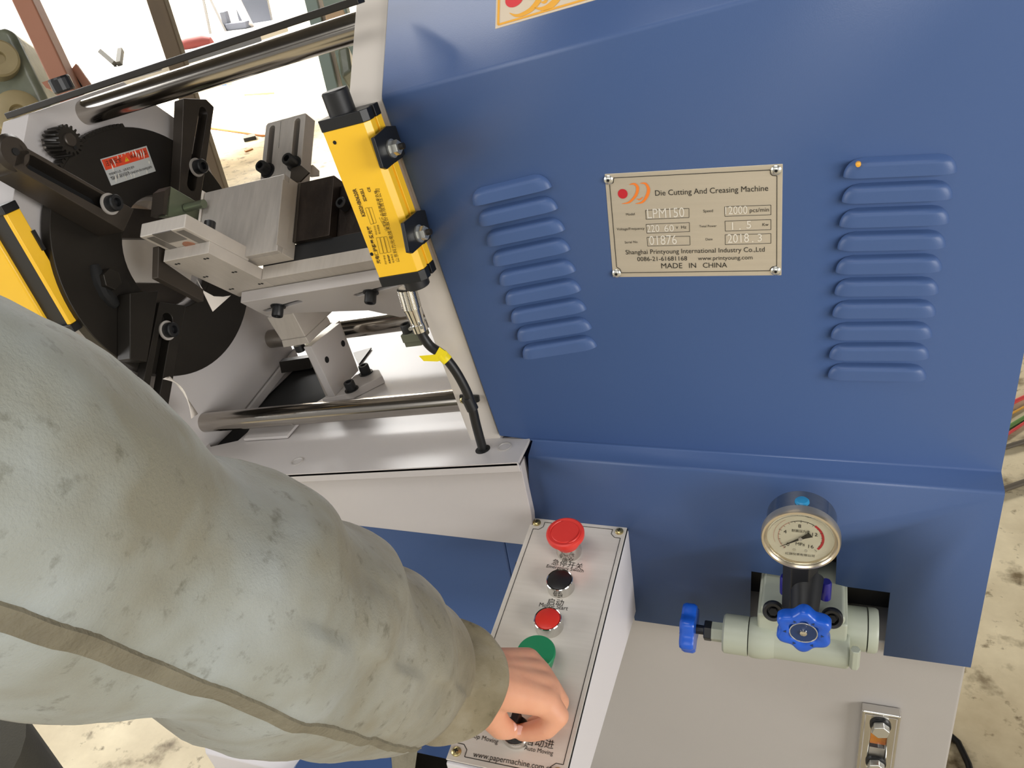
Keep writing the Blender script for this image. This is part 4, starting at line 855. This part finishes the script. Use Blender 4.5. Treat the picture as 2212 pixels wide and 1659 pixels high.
one(MB().prism([pL(u, v, -0.0005) for u, v in [(629, 364), (650, 357), (668, 372), (648, 392), (626, 392)]], LV * 0.002), 'shim_plate', 'dark_bar', 'small dark shim behind the top right corner of the grey block', 'plate')
one(MB().prism([pL(u, v, 0.028) for u, v in [(668, 358), (676, 356), (686, 366), (686, 378), (668, 380)]], LV * 0.004), 'guard_tab', 'alu', 'small pale rounded tab to the right of the slotted backstop plate', 'bracket')

# green bronze guide wedge with its pin, dark guide plate
gw = thing('guide_wedge', pHX(395, 460, JX + 0.03), 'greenish bronze guide wedge between upright jaw and pusher block', 'guide')
MB().prism([pHX(u, v, JX + 0.03) for u, v in [(368, 402), (424, 435), (432, 437), (432, 475), (358, 467), (363, 422)]], -HX * 0.012).build('wedge', 'green_metal', gw, bevel=0.0006)
MB().prism([pHX(u, v, JX + 0.030) for u, v in [(369, 402), (363, 466), (351, 462), (356, 412)]], -HX * 0.02).build('wedge_side', 'dark_bar', gw)
MB().cyl(pHX(402, 449, JX + 0.031), pHX(402, 449, JX + 0.031) + HX * 0.030, 0.0055).build('pin', 'green_metal', gw)
one(MB().prism([pHX(u, v, JX + 0.05) for u, v in [(343, 531), (358, 536), (357, 567), (440, 625), (440, 652), (341, 600)]], -HX * 0.010), 'guide_bar', 'dark_bar', 'dark steel guide bar hanging below the slide block', 'guide', bevel=0.001)
one(MB().prism([pHX(u, v, DX + 0.0225) for u, v in [(281, 633), (343, 628), (318, 782), (281, 776)]], -HX * 0.022), 'jaw_pad', 'dark_steel', 'dark square jaw pad with pale corner below the disc opening', 'block', bevel=0.0012)

# support post and its foot
po = thing('support_post', W(-0.48, 0.14, AZ), 'grey bolted support post under the slotted plate of the carriage', 'bracket')
pxx = -0.475
MB().prism([pHX(u, v, pxx) for u, v in [(671, 748), (734, 698), (775, 800), (724, 856)]], -HX * 0.012).build('web_plate', 'lilac', po, bevel=0.0006)
MB().prism([pHX(u, v, pxx - 0.0125) for u, v in [(668, 745), (734, 692), (775, 800), (716, 856)]], -HX * 0.010).build('backing_plate', 'alu', po, bevel=0.0006)
MB().prism([pY(u, v, 0.112) for u, v in [(576, 686), (632, 676), (660, 728), (608, 736)]], YV * 0.075).build('head_block', 'alu', po, bevel=0.0012)
MB().prism([pY(u, v, 0.110) for u, v in [(608, 736), (660, 728), (668, 742), (612, 751)]], YV * 0.060).build('head_flange', 'alu', po, bevel=0.0008)
cap_screw(po, pY(645, 744, 0.125), -HZ, 0.0075, 0.010, 'black', False)
for (u, v) in ((741, 742), (706, 777)): c = pHX(u, v, pxx); MB().cyl(c - HX * 0.002, c + HX * 0.0004, 0.0046, n=16).build('bolt_hole', 'hole', po)
MB().prism([pHZ(u, v, AZ + 0.012) for u, v in [(695, 862), (745, 852), (826, 812), (818, 798), (785, 800), (724, 840)]], -HZ * 0.0115).build('foot', 'lilac', po, bevel=0.0008)
for (u, v) in ((760, 842), (791, 806)): cap_screw(po, pHZ(u, v, AZ + 0.0125), HZ, 0.0075, 0.012, 'black')

# stop block with its screw on the rail behind the connector
sb = thing('stop_block', pY(889, 735, 0.06), 'small olive stop block with black screw beside the chrome connector', 'block')
MB().boxh(pY(868, 735, 0.05) @ HX, pY(914, 735, 0.05) @ HX, 0.05, 0.07, pY(890, 738, 0.05) @ HZ - 0.001, pY(890, 722, 0.05) @ HZ).build('block', 'wrap', sb, bevel=0.001)
MB().boxh(pY(873, 742, 0.052) @ HX, pY(910, 742, 0.052) @ HX, 0.052, 0.07, pY(890, 751, 0.05) @ HZ, pY(890, 739, 0.05) @ HZ).build('block_foot', 'wrap', sb, bevel=0.001)
c = pY(884, 722, 0.058); cap_screw(sb, c, HZ, 0.0068, 0.014, 'black', False)

sr_ = thing('slotted_strip', pY(745, 690, 0.5), 'white strip with black slots seen between the rods under the slotted plate', 'strip')
MB().prism([pY(u, v, 0.5) for u, v in [(690, 679), (800, 664), (800, 678), (690, 692)]], YV * 0.01).build('strip', 'paper', sr_)
for k in range(6):
    u = 722 + 13 * k; v = 674.5 - (u - 690) * 0.136 + 2; MB().prism([pY(u, v, 0.4995), pY(u + 6, v - 0.8, 0.4995), pY(u + 6, v + 8, 0.4995), pY(u, v + 8.8, 0.4995)], YV * 0.0006).build('slot', 'hole', sr_)
# loose paper
one(MB().prism([pHX(u, v, JX + 0.045) for u, v in [(426, 604), (440, 628), (462, 640), (482, 641), (499, 638), (460, 673)]], -HX * 0.0006), 'paper_offcut', 'paper', 'pointed white paper offcut hanging under the slide block', 'paper')
q = MB(); vs = []
for i in range(13):
    t = i / 12; u = 366 + 62 * t - 14 * math.sin(t * math.pi); v = 812 + 90 * t - 26 * math.sin(t * math.pi * 0.9)
    vs += [pHX(u, v, XL + 0.05 + 0.03 * math.sin(t * 3)), pHX(u - 14 + 26 * math.sin(t * math.pi), v + 6 + 4 * t, XL + 0.085)]
q.add(vs, [(2 * i, 2 * i + 1, 2 * i + 3, 2 * i + 2) for i in range(12)]); pcurl = one(q, 'paper_curl', 'paper', 'curled white waste sheet at the left end of the front rod', 'paper')
m_ = pcurl.modifiers.new('sheet', 'SOLIDIFY'); m_.thickness = 0.0006

# ------------------------------------------------------------------ low step and drum in front of the base
tr_ = thing('step_tray', (-0.75, -0.1, 0.0), 'pale grey folded metal tray low beside the base, below the sleeve', 'tray')
tz = pY(437, 1590, -0.16)[2]; tx0 = pY(437, 1590, -0.16)[0]; tx1 = pY(690, 1627, -0.16)[0]
MB().prism([(tx0, -0.16, tz), (tx0 + 0.01, -0.175, tz - 0.016), (tx0 + 0.03, -0.175, tz - 0.20), (tx0 + 0.03, -0.022, tz - 0.20), (tx0, -0.022, tz)], XV * (tx1 - tx0)).build('tray_body', 'box_white', tr_, bevel=0.002)
MB().boxw(tx0 + 0.002, tx0 + 0.05, -0.14, -0.05, 0.0, tz - 0.02).build('leg', 'black', tr_, bevel=0.002)
MB().boxw(tx1 - 0.08, tx1 - 0.03, -0.14, -0.05, 0.0, tz - 0.2).build('leg', 'black', tr_, bevel=0.002)
dc = pY(745, 1700, -0.17); one(MB().lathe((dc[0], -0.17, 0.0), ZV, [(0, 0.075), (dc[2] + 0.02, 0.075), (dc[2] + 0.027, 0.069), (dc[2] + 0.027, 0)], 48), 'hydraulic_accumulator', 'blue', 'round blue drum with glossy rim beside the pale tray at the bottom', 'drum', loc=(dc[0], -0.17, 0))

# ------------------------------------------------------------------ person: left arm in a worn work jacket
def remesh(mb, voxel, smooth, name, m, parent):
    o = mb.build('tmp', m, None); a = o.modifiers.new('r', 'REMESH'); a.mode = 'VOXEL'; a.voxel_size = voxel; a.use_smooth_shade = True
    b_ = o.modifiers.new('s', 'SMOOTH'); b_.factor = 0.5; b_.iterations = smooth
    dg = bpy.context.evaluated_depsgraph_get(); me = bpy.data.meshes.new_from_object(o.evaluated_get(dg)); bpy.data.objects.remove(o)
    me.name = name; me.transform(Matrix.Translation([-float(c) for c in parent_origin(parent)]))
    for p in me.polygons: p.use_smooth = True
    me.materials.clear(); me.materials.append(M[m]); n = bpy.data.objects.new(name, me); col.objects.link(n); n.parent = parent; return n
def limb(mb, pts, sub=6):
    """overlapping round beads along a path: (point, radius)"""
    for (p, r), (p2, r2_) in zip(pts[:-1], pts[1:]):
        p, p2 = np.array(p), np.array(p2); L = np.linalg.norm(p2 - p); k = max(2, int(L / (0.35 * min(r, r2_))))
        for i in range(k + 1):
            t = i / k; c = p + (p2 - p) * t; r_ = r + (r2_ - r) * t
            mb.lathe(c - ZV * r_, ZV, [(r_ * (1 - math.cos(math.pi * j / 8)), r_ * math.sin(math.pi * j / 8)) for j in range(9)], 12)
pe = thing('person', (-0.55, -0.70, 0.0), 'person in a worn grey green work jacket reaching the left hand to the selector knob', 'person')
q = MB()
J = lambda u, v, d: pD(u, v, d)
wr = J(990, 1462, 0.690)
mc = {'little': (J(1140, 1428, 0.768), 0.0125), 'ring': (J(1163, 1456, 0.757), 0.0130), 'middle': (J(1180, 1486, 0.746), 0.0135), 'index': (J(1176, 1514, 0.732), 0.0138)}
for k in mc: limb(q, [(wr + (mc[k][0] - wr) * 0.0, 0.024), (wr + (mc[k][0] - wr) * 0.55, 0.0175), mc[k]])
limb(q, [mc['little'], mc['ring'], mc['middle'], mc['index']])
limb(q, [mc['little'], (J(1166, 1447, 0.790), 0.0092), (J(1150, 1475, 0.800), 0.0085), (J(1128, 1482, 0.800), 0.0072)])
limb(q, [mc['ring'], (J(1190, 1485, 0.779), 0.0100), (J(1170, 1520, 0.788), 0.0090), (J(1140, 1532, 0.788), 0.0076)])
limb(q, [mc['middle'], (J(1206, 1516, 0.758), 0.0105), (J(1186, 1556, 0.768), 0.0095), (J(1150, 1566, 0.770), 0.0080)])
limb(q, [mc['index'], (J(1204, 1546, 0.733), 0.0107), (J(1180, 1572, 0.737), 0.0100), (J(1150, 1580, 0.742), 0.0092), (J(1128, 1582, 0.746), 0.0080)])
limb(q, [(wr, 0.022), (J(1048, 1512, 0.712), 0.0165), (J(1062, 1545, 0.722), 0.0130), (J(1082, 1570, 0.734), 0.0112), (J(1098, 1576, 0.742), 0.0090)])
K_ = lambda x, y, z: CAM + RC.T @ np.array([x, y, z])
limb(q, [(wr, 0.0225), (J(920, 1461, 0.65), 0.0235), (J(880, 1463, 0.60), 0.024), (J(650, 1375, 0.445), 0.034), (J(250, 1222, 0.325), 0.036), (J(-150, 1056, 0.245), 0.038), (K_(-0.235, 0.006, 0.16), 0.040), (K_(-0.33, 0.0, 0.07), 0.045), (K_(-0.42, 0.0, 0.02), 0.05)])
body = remesh(q, 0.0017, 9, 'body', 'skin', pe)
# nails
for (u, v, d, ax) in ((1121, 1577, 0.7385, (-1, 0.1)), (1105, 1570, 0.734, (0.9, 0.35))):
    c = J(u, v, d); q = MB(); x = unit(J(u + ax[0] * 10, v + ax[1] * 10, d) - c); n_ = unit(CAM - c); n_ = unit(n_ - x * (n_ @ x)); y = np.cross(n_, x); vs = [c + n_ * 0.0006] + [c + x * 0.0050 * math.cos(t * math.pi / 8) + y * 0.0040 * math.sin(t * math.pi / 8) - n_ * 0.0008 for t in range(16)]
    q.add(vs, [(0, i + 1, (i + 1) % 16 + 1) for i in range(16)]); q.build('nail', 'nail', pe)

def smoothstep(a, b_, x): t = min(1, max(0, (x - a) / (b_ - a))); return t * t * (3 - 2 * t)
from mathutils import noise as mn
SL = {}
def sleeve_mesh(keys, m_along, n_around, disp, name, m, thick, flatten=None):
    """tube through (u, v, depth, radius) keys with cloth folds; its seam faces the lens side"""
    K = [(pD(*k[:3]), k[3]) if k[0] is not None else (K_(*k[1:4]), k[4]) for k in keys]; vs = []; fs = []; n = n_around
    L = [0]; 
    for i in range(1, len(K)): L.append(L[-1] + float(np.linalg.norm(K[i][0] - K[i - 1][0])))
    C_, R_ = [], []
    for j in range(m_along):
        s = L[-1] * j / (m_along - 1); i = max(k for k in range(len(K) - 1) if L[k] <= s + 1e-9); t = (s - L[i]) / (L[i + 1] - L[i])
        p_, a_, b2, c2 = K[max(i - 1, 0)], K[i], K[i + 1], K[min(i + 2, len(K) - 1)]
        f = lambda A, B, Cc, Dd: 0.5 * (2 * B + (Cc - A) * t + (2 * A - 5 * B + 4 * Cc - Dd) * t * t + (3 * B - A - 3 * Cc + Dd) * t ** 3)
        C_.append(f(p_[0], a_[0], b2[0], c2[0])); R_.append(f(p_[1], a_[1], b2[1], c2[1]))
    for _ in range(60 if m_along > 100 else 4):
        C_ = [C_[0]] + [(C_[i - 1] + 2 * C_[i] + C_[i + 1]) / 4 for i in range(1, m_along - 1)] + [C_[-1]]
    for j in range(m_along):
        ax = unit(C_[min(j + 8, m_along - 1)] - C_[max(j - 8, 0)]); e1 = CAM - np.array([-0.02, 0, 0]) - C_[j]; e1 = unit(e1 - ax * (e1 @ ax)); e2 = np.cross(ax, e1)
        if e2 @ RC[1] < 0: e2 = -e2
        s = j / (m_along - 1)
        for i in range(n):
            ph = 2 * math.pi * i / n; dirv = math.cos(ph) * e1 + math.sin(ph) * e2; r, sh = disp(s, ph, R_[j], C_[j] + dirv * R_[j]); vs.append(C_[j] + dirv * r + ax * sh)
    for j in range(m_along - 1): fs += [(j * n + i, j * n + (i + 1) % n, (j + 1) * n + (i + 1) % n, (j + 1) * n + i) for i in range(n)]
    LN = [l / L[-1] for l in L]; SL[name] = (LN, C_, R_, disp, m_along)
    o = MB().add(vs, fs).build(name, m, pe, angle=180); sd_ = o.modifiers.new('cloth', 'SOLIDIFY'); sd_.thickness = thick; sd_.offset = -1
    return o
def fold(s, ph, r, p):
    f = mn.fractal(Vector(p) * 9, 1.0, 2.0, 4) * 0.012 + mn.fractal(Vector((p[0] * 34, p[1] * 34, p[2] * 34)), 1.0, 2.0, 2) * 0.0022
    w = math.sin(s * 46 + 2.2 * math.sin(ph * 1.5 + s * 6)) * 0.0032 * smoothstep(0.42, 0.62, s) * (0.5 + 0.5 * math.cos(ph + 1.2))
    pd = (ph + math.pi) % (2 * math.pi) - math.pi; sc = math.radians(33 + 20 * s); dd = (pd - sc)
    seam = 0.0
    under = -0.012 * math.exp(-((s - 0.60) / 0.05) ** 2) * max(0, math.sin(ph)) ** 3
    return r + f * 0.5 * (1 - 0.7 * smoothstep(0.80, 0.97, s)) + w * (1 - 0.5 * smoothstep(0.85, 1, s)) + seam + under, 0.0
def end_shape(s, ph, r, p):
    r_, sh = fold(s, ph, r, p); e = smoothstep(0.955, 1.0, s)
    return r_ - 0.0035 * e, 0.008 * s ** 8 * math.cos(ph) - 0.012 * s ** 8 * math.sin(ph)
sl_keys = [(None, -0.44, 0.0, 0.0, 0.072), (None, -0.33, 0.0, 0.07, 0.066), (None, -0.235, 0.006, 0.155, 0.060), (-150, 1056, 0.235, 0.0578), (0, 1112, 0.265, 0.0570), (250, 1222, 0.315, 0.0565), (400, 1268, 0.35, 0.0600),
           (550, 1328, 0.40, 0.0612), (680, 1382, 0.46, 0.0607), (780, 1419, 0.525, 0.0586), (845, 1442, 0.595, 0.0582), (868, 1455, 0.652, 0.0530)]
sleeve_mesh(sl_keys, 150, 120, end_shape, 'sleeve', 'sleeve', 0.0022)
def seam_strip(s0, s1, ph0, ph1, w, lift, name, m):
    LN, C_, R_, disp, ma = SL['sleeve']; vs = []; fs = []; n = 70; k = 7
    for j in range(n):
        t = j / (n - 1); s = s0 + (s1 - s0) * t; f = s * (ma - 1); i = min(int(f), ma - 2); g = f - i; c = C_[i] + (C_[i + 1] - C_[i]) * g; R = R_[i] + (R_[i + 1] - R_[i]) * g
        ax = unit(C_[min(i + 8, ma - 1)] - C_[max(i - 8, 0)]); e1 = CAM - np.array([-0.02, 0, 0]) - c; e1 = unit(e1 - ax * (e1 @ ax)); e2 = np.cross(ax, e1)
        if e2 @ RC[1] < 0: e2 = -e2
        for q_ in range(k):
            a = -1 + 2 * q_ / (k - 1); ph = ph0 + (ph1 - ph0) * t + a * w * (1 - 0.35 * t) / 2 / R; d = math.cos(ph) * e1 + math.sin(ph) * e2
            r, sh = disp(s, ph, R, c + d * R); vs.append(c + d * (r + (lift if abs(a) < 0.9 else -0.0015) + 0.0004 * math.sin(j * 1.9) * (abs(a) < 0.5)) + ax * sh)
    for j in range(n - 1): fs += [(j * k + q_, j * k + q_ + 1, (j + 1) * k + q_ + 1, (j + 1) * k + q_) for q_ in range(k - 1)]
    MB().add(vs, fs).build(name, m, pe, angle=50)
LN_ = SL['sleeve'][0]
seam_strip(LN_[2], LN_[10], math.radians(21), math.radians(47), 0.0105, 0.0013, 'seam', 'seam')
def cuff_shape(s, ph, r, p):
    f = mn.fractal(Vector(p) * 16, 1.0, 2.0, 3) * 0.004
    return r + f + 0.002 * smoothstep(0.9, 0.93, s) - 0.0025 * smoothstep(0.96, 1.0, s) + 0.006 * s * math.sin(ph), 0.010 * math.cos(ph) * s - 0.006 * math.sin(ph) * s
sleeve_mesh([(890, 1463, 0.610, 0.0275), (905, 1462, 0.635, 0.0275), (934, 1459, 0.664, 0.0290), (950, 1455, 0.680, 0.0420), (962, 1453, 0.692, 0.0508)], 40, 90, cuff_shape, 'cuff', 'sleeve', 0.0022)
MB().prism([pD(u, v, 0.735) for u, v in [(842, 1600), (905, 1595), (892, 1690), (850, 1690)]], RC[2] * 0.003).build('cuff_tab', 'seam', pe)
# jacket and trousers, mostly behind and beside the lens
q = MB(); ctr = [((-0.78, -0.57, 0.82), 0.13, 0.165), ((-0.74, -0.64, 0.95), 0.135, 0.17), ((-0.62, -0.78, 1.18), 0.14, 0.17), ((-0.53, -0.89, 1.38), 0.14, 0.16), ((-0.47, -0.95, 1.52), 0.12, 0.14), ((-0.45, -0.97, 1.57), 0.06, 0.06)]
vs = []; n = 48
for (c, rx_, ry_) in ctr: vs += [np.array(c) + XV * rx_ * math.cos(2 * math.pi * i / n) + YV * ry_ * math.sin(2 * math.pi * i / n) for i in range(n)]
fs = []
for j in range(len(ctr) - 1): fs += [(j * n + i, j * n + (i + 1) % n, (j + 1) * n + (i + 1) % n, (j + 1) * n + i) for i in range(n)]
fs += [tuple(range(n)), tuple(range((len(ctr) - 1) * n, len(ctr) * n))]
jk = q.add(vs, fs).build('jacket', 'sleeve', pe, angle=80, subsurf=1)
q = MB()
for s in (-1, 1):
    q.tube([(-0.78, -0.54 + s * 0.085, 0.86), (-0.775, -0.54 + s * 0.095, 0.60), (-0.77, -0.54 + s * 0.10, 0.35), (-0.77, -0.54 + s * 0.10, 0.07)], [0.092, 0.086, 0.075, 0.070], 28)
q.build('trousers', 'trouser', pe, angle=80)
for s in (-1, 1):
    q = MB(); sec_ = [(-0.09, 0.0), (0.17, 0.0), (0.18, 0.03), (0.13, 0.055), (0.05, 0.085), (-0.03, 0.10), (-0.09, 0.085)]
    q.prism([np.array([-0.77 + a, -0.54 + s * 0.10 - 0.045, h]) for a, h in sec_], YV * 0.09); q.build('shoe', 'shoe', pe, bevel=0.02, seg=3)

# ------------------------------------------------------------------ things on the floor at the right
def floor_path(pts, z): return [pZ(u, v, z) for u, v in pts]
for nm, m, r, pts, lab in [('red_wire', 'wire_red', 0.006, [(2150, 892), (2195, 866), (2225, 852), (2300, 820)], 'red wire nearest the hood corner among the loose wires at the right'),
                           ('red_wire', 'wire_red', 0.004, [(2150, 955), (2185, 932), (2225, 905), (2300, 880)], 'thin red wire lying below the green one at the right edge'),
                           ('orange_wire', 'wire_orange', 0.003, [(2150, 915), (2188, 892), (2225, 872), (2300, 840)], 'thin orange wire between the red and green wires at the right'),
                           ('green_wire', 'wire_green', 0.006, [(2150, 940), (2186, 918), (2225, 895), (2300, 860)], 'green wire on the concrete floor beside the hood'),
                           ('grey_cable', 'wire_grey', 0.007, [(2120, 975), (2172, 966), (2225, 950), (2300, 930)], 'grey cable on the floor level with the hood ledge'),
                           ('twin_cable', 'wire_grey', 0.008, [(2120, 1070), (2170, 1056), (2225, 1037), (2300, 1010)], 'grey twin cable on the floor beside the hood step'),
                           ('black_cable', 'cable', 0.006, [(2020, 1560), (2070, 1604), (2092, 1650), (2110, 1720)], 'black cable on the floor by the lower right corner of the base')]:
    one(MB().tube(floor_path(pts, r), r, 10), nm, m, lab, 'cable')

# ------------------------------------------------------------------ workshop behind the machine
def beam(mb, p, q_, w, d): 
    p = np.array(p); q_ = np.array(q_); a = unit(q_ - p); s = unit(np.cross(a, RC[2])); t = np.cross(s, a); mb.prism([p - s * w / 2 - t * d / 2, p + s * w / 2 - t * d / 2, p + s * w / 2 + t * d / 2, p - s * w / 2 + t * d / 2], q_ - p)
d0 = 1.75; pb0 = pD(155, 210, d0); pu = pD(28, -60, d0); di = unit(pu - pb0)
br_ = thing('brown_upright', pb0 - di * 0.9, 'brown painted square steel upright leaning behind the left side plate', 'post')
q = MB(); beam(q, pb0 - di * 0.95, pu + di * 0.6, px(41, pb0), 0.05); q.build('tube', 'brown_post', br_, bevel=0.004)
q = MB().prism([pD(u, v, d0 + 0.01) for u, v in [(90, 178), (128, 165), (150, 205), (100, 190)]], RC[2] * 0.05); q.build('foot_flange', 'brown_post', br_)
q = MB().prism([pD(u, v, d0 + 0.03) for u, v in [(147, 158), (164, 137), (196, 182), (176, 190)]], RC[2] * 0.01); q.build('gusset', 'brown_post', br_)
q = MB().prism([pD(u, v, d0 + 0.028) for u, v in [(148, 160), (157, 154), (178, 186), (168, 190)]], RC[2] * 0.001); q.build('slot', 'hole', br_)
d1 = 3.0; a1_ = pD(350, 30, d1); zz = np.array([a1_[0], a1_[1], 0.0])
rb = MB(); beam(rb, zz, zz + ZV * 2.4, px(52, a1_) * 0.72, 0.06); one(rb, 'rusty_post', 'rust_post', 'rusty square post standing on the floor behind the top rod', 'post', loc=zz, bevel=0.006)
# wrapped tape rolls at the far left
wp = thing('wrapped_roll_stack', pD(30, 320, 2.2), 'stack of tan rolls in dark green plastic wrap at the upper left edge', 'package')
a, b_ = pD(20, 70, 2.2), pD(75, 250, 2.2)
q = MB(); q.prism([pD(u, v, 2.25) for u, v in [(-60, 70), (5, 55), (25, 62), (98, 212), (110, 260), (30, 330), (-60, 340)]], RC[2] * 0.25); q.build('wrap', 'wrap', wp, bevel=0.02, seg=3)
for (u, v, r, dd) in ((-2, 128, 40, 2.22), (40, 245, 48, 2.2), (-25, 250, 40, 2.2)):
    c = pD(u, v, dd); MB().lathe(c, -RC[2] - RC[0] * -0.5, [(-0.05, px(r, c)), (0.01, px(r, c)), (0.014, px(r * 0.9, c)), (0.014, px(r * 0.35, c)), (0.0, px(r * 0.3, c))], 28).build('tape_roll', 'roll', wp)
# bench with tools
bz_ = 0.80
bt0, bt1, bt2, bt3 = pZ(190, 196, bz_), pZ(760, 25, bz_), pZ(760, -12, bz_), pZ(150, 168, bz_)
bn = thing('workbench', ((bt0 + bt2) / 2 * np.array([1, 1, 0])), 'white topped workbench with bits of tools in the overexposed background', 'table')
bx_a, bx_b, by_a, by_b = -5.6, -3.4, 3.9, 5.2
MB().prism([pZ(150, 205, bz_), pZ(620, 55, bz_), pZ(600, 30, bz_), pZ(120, 172, bz_)], -ZV * 0.05).build('top', 'bench', bn, bevel=0.004)
for (u, v) in ((190, 190), (372, 122)):
    p = pZ(u, v, bz_); MB().boxw(p[0] - 0.04, p[0] + 0.04, p[1] - 0.04, p[1] + 0.04, 0, bz_ - 0.05).build('leg', 'machine_green', bn)
one(MB().prism([pZ(u, v, bz_ + 0.001) for u, v in [(237, 185), (350, 152), (355, 143), (262, 170)]], ZV * 0.04), 'machined_bar', 'vise', 'grey machined bar lying on the bench left of the rusty post', 'bar', bevel=0.003)
one(MB().prism([pZ(u, v, bz_ + 0.001) for u, v in [(406, 138), (566, 90), (562, 78), (404, 126)]], ZV * 0.05), 'machined_bar', 'vise', 'long grey machined bar lying on the bench right of the rusty post', 'bar', bevel=0.003)
c = pZ(416, 104, bz_); q = MB().lathe(c - XV * 0.14, XV + YV * 0.4, [(0, 0.03), (0.03, 0.075), (0.10, 0.085), (0.22, 0.08), (0.28, 0.055), (0.30, 0.01)], 24); one(q, 'red_rag', 'red_cloth', 'dusty red bundle lying on the bench beside the rusty post', 'rag')
c = pZ(520, 62, bz_); q = MB().boxw(c[0] - 0.12, c[0] + 0.10, c[1] - 0.05, c[1] + 0.05, bz_, bz_ + 0.06); q.boxw(c[0] - 0.16, c[0] - 0.10, c[1] - 0.03, c[1] + 0.03, bz_, bz_ + 0.16); one(q, 'bench_vise', 'vise', 'blue grey bench vise at the far end of the white bench', 'vise', bevel=0.008)
for (u0, v0, u1, v1, lab) in [(218, 112, 248, 138, 'grey stick slanting against the pale wall behind the bench'), (261, 108, 257, 138, 'short grey stick standing upright behind the bench')]:
    q = MB(); beam(q, pD(u1, v1, 6.4), pD(u0, v0, 6.5), 0.035, 0.04); one(q, 'wood_stick', 'trouser', lab, 'stick')
for (u0, v0, u1, v1, w, m, lab, nm) in [(438, -6, 455, 75, 0.02, 'wire_grey', 'thin dark rod leaning on the wall, left one of two', 'thin_rod'), (455, 0, 490, 72, 0.02, 'wire_grey', 'thin dark rod leaning on the wall, right one of two', 'thin_rod'), (506, -10, 540, 58, 0.07, 'bench', 'white pipe leaning on the wall above the vise', 'pipe')]:
    q = MB(); beam(q, pD(u1, v1, 7.6), pD(u0, v0, 7.7), w, w); one(q, nm, m, lab, 'rod')
q = MB().prism([pD(u, v, 7.9) for u, v in [(500, -20), (572, -20), (588, 55), (520, 62)]], RC[2] * 0.1); one(q, 'metal_sheet', 'vise', 'grey metal sheet standing against the far wall at the top', 'sheet')
# green machine column and sacks at the right of the opening
gm = thing('green_machine', np.array([pD(712, 120, 2.6)[0], pD(712, 120, 2.6)[1], 0]), 'pale green machine column with a cream wrapped pipe behind the sensor', 'machine')
cgm = pD(712, 120, 2.6); 
def vert(mb, u, v, d, w, dd, z0=0.0, z1=2.3):
    p = pD(u, v, d); b0 = np.array([p[0], p[1], z0]); beam(mb, b0, np.array([p[0], p[1], z1]), w, dd)
q = MB(); vert(q, 707, 140, 2.6, 0.036, 0.05); q.build('column', 'machine_green', gm, bevel=0.003)
q = MB(); vert(q, 724, 140, 2.62, 0.014, 0.02); q.build('cream_pipe', 'card', gm)
q = MB(); vert(q, 752, 130, 2.8, 0.075, 0.10, 0.0, pD(740, 100, 2.8)[2] + 0.5); q.build('body', 'machine_green', gm, bevel=0.01)
MB().prism([pD(u, v, 2.55) for u, v in [(728, 104), (752, 96), (760, 152), (738, 168)]], RC[2] * 0.25).build('dust_cover', 'wrap', gm, bevel=0.01)
one(MB().prism([pD(u, v, 2.5) for u, v in [(700, 22), (738, 12), (748, 34), (704, 44)]], RC[2] * 0.08), 'cardboard_box', 'cardboard', 'small cardboard box glimpsed between the top strip and the rod', 'box', bevel=0.004)
# bits on the bright floor
one(MB().tube(floor_path([(425, 272), (470, 278), (520, 285), (565, 292), (640, 294)], 0.012), 0.012, 10), 'orange_hose', 'hose', 'orange hose running across the bright floor behind the machine', 'hose')
def slab(pts, h, nm, m, lab, cat): one(MB().prism(floor_path(pts, 0.001), ZV * h), nm, m, lab, cat, bevel=0.002)
slab([(526, 300), (552, 295), (554, 301), (528, 307)], 0.03, 'wood_offcut', 'black', 'dark flat offcut lying on the bright floor', 'offcut')
slab([(528, 327), (545, 321), (547, 323), (531, 329)], 0.01, 'bent_strip', 'hose', 'thin bent strip on the bright floor below the dark offcut', 'offcut')
slab([(476, 178), (488, 176), (490, 184), (477, 186)], 0.05, 'blue_scrap', 'wheel_blue', 'tiny blue scrap on the bright floor below the top rod', 'scrap')
slab([(490, 178), (500, 177), (500, 183), (491, 184)], 0.04, 'tan_scrap', 'cardboard', 'tiny tan scrap beside the blue scrap on the bright floor', 'scrap')
slab([(527, 204), (592, 200), (592, 203), (528, 207)], 0.02, 'toothed_strip', 'cardboard', 'thin toothed tan strip on the bright floor behind the backstop plate', 'offcut')
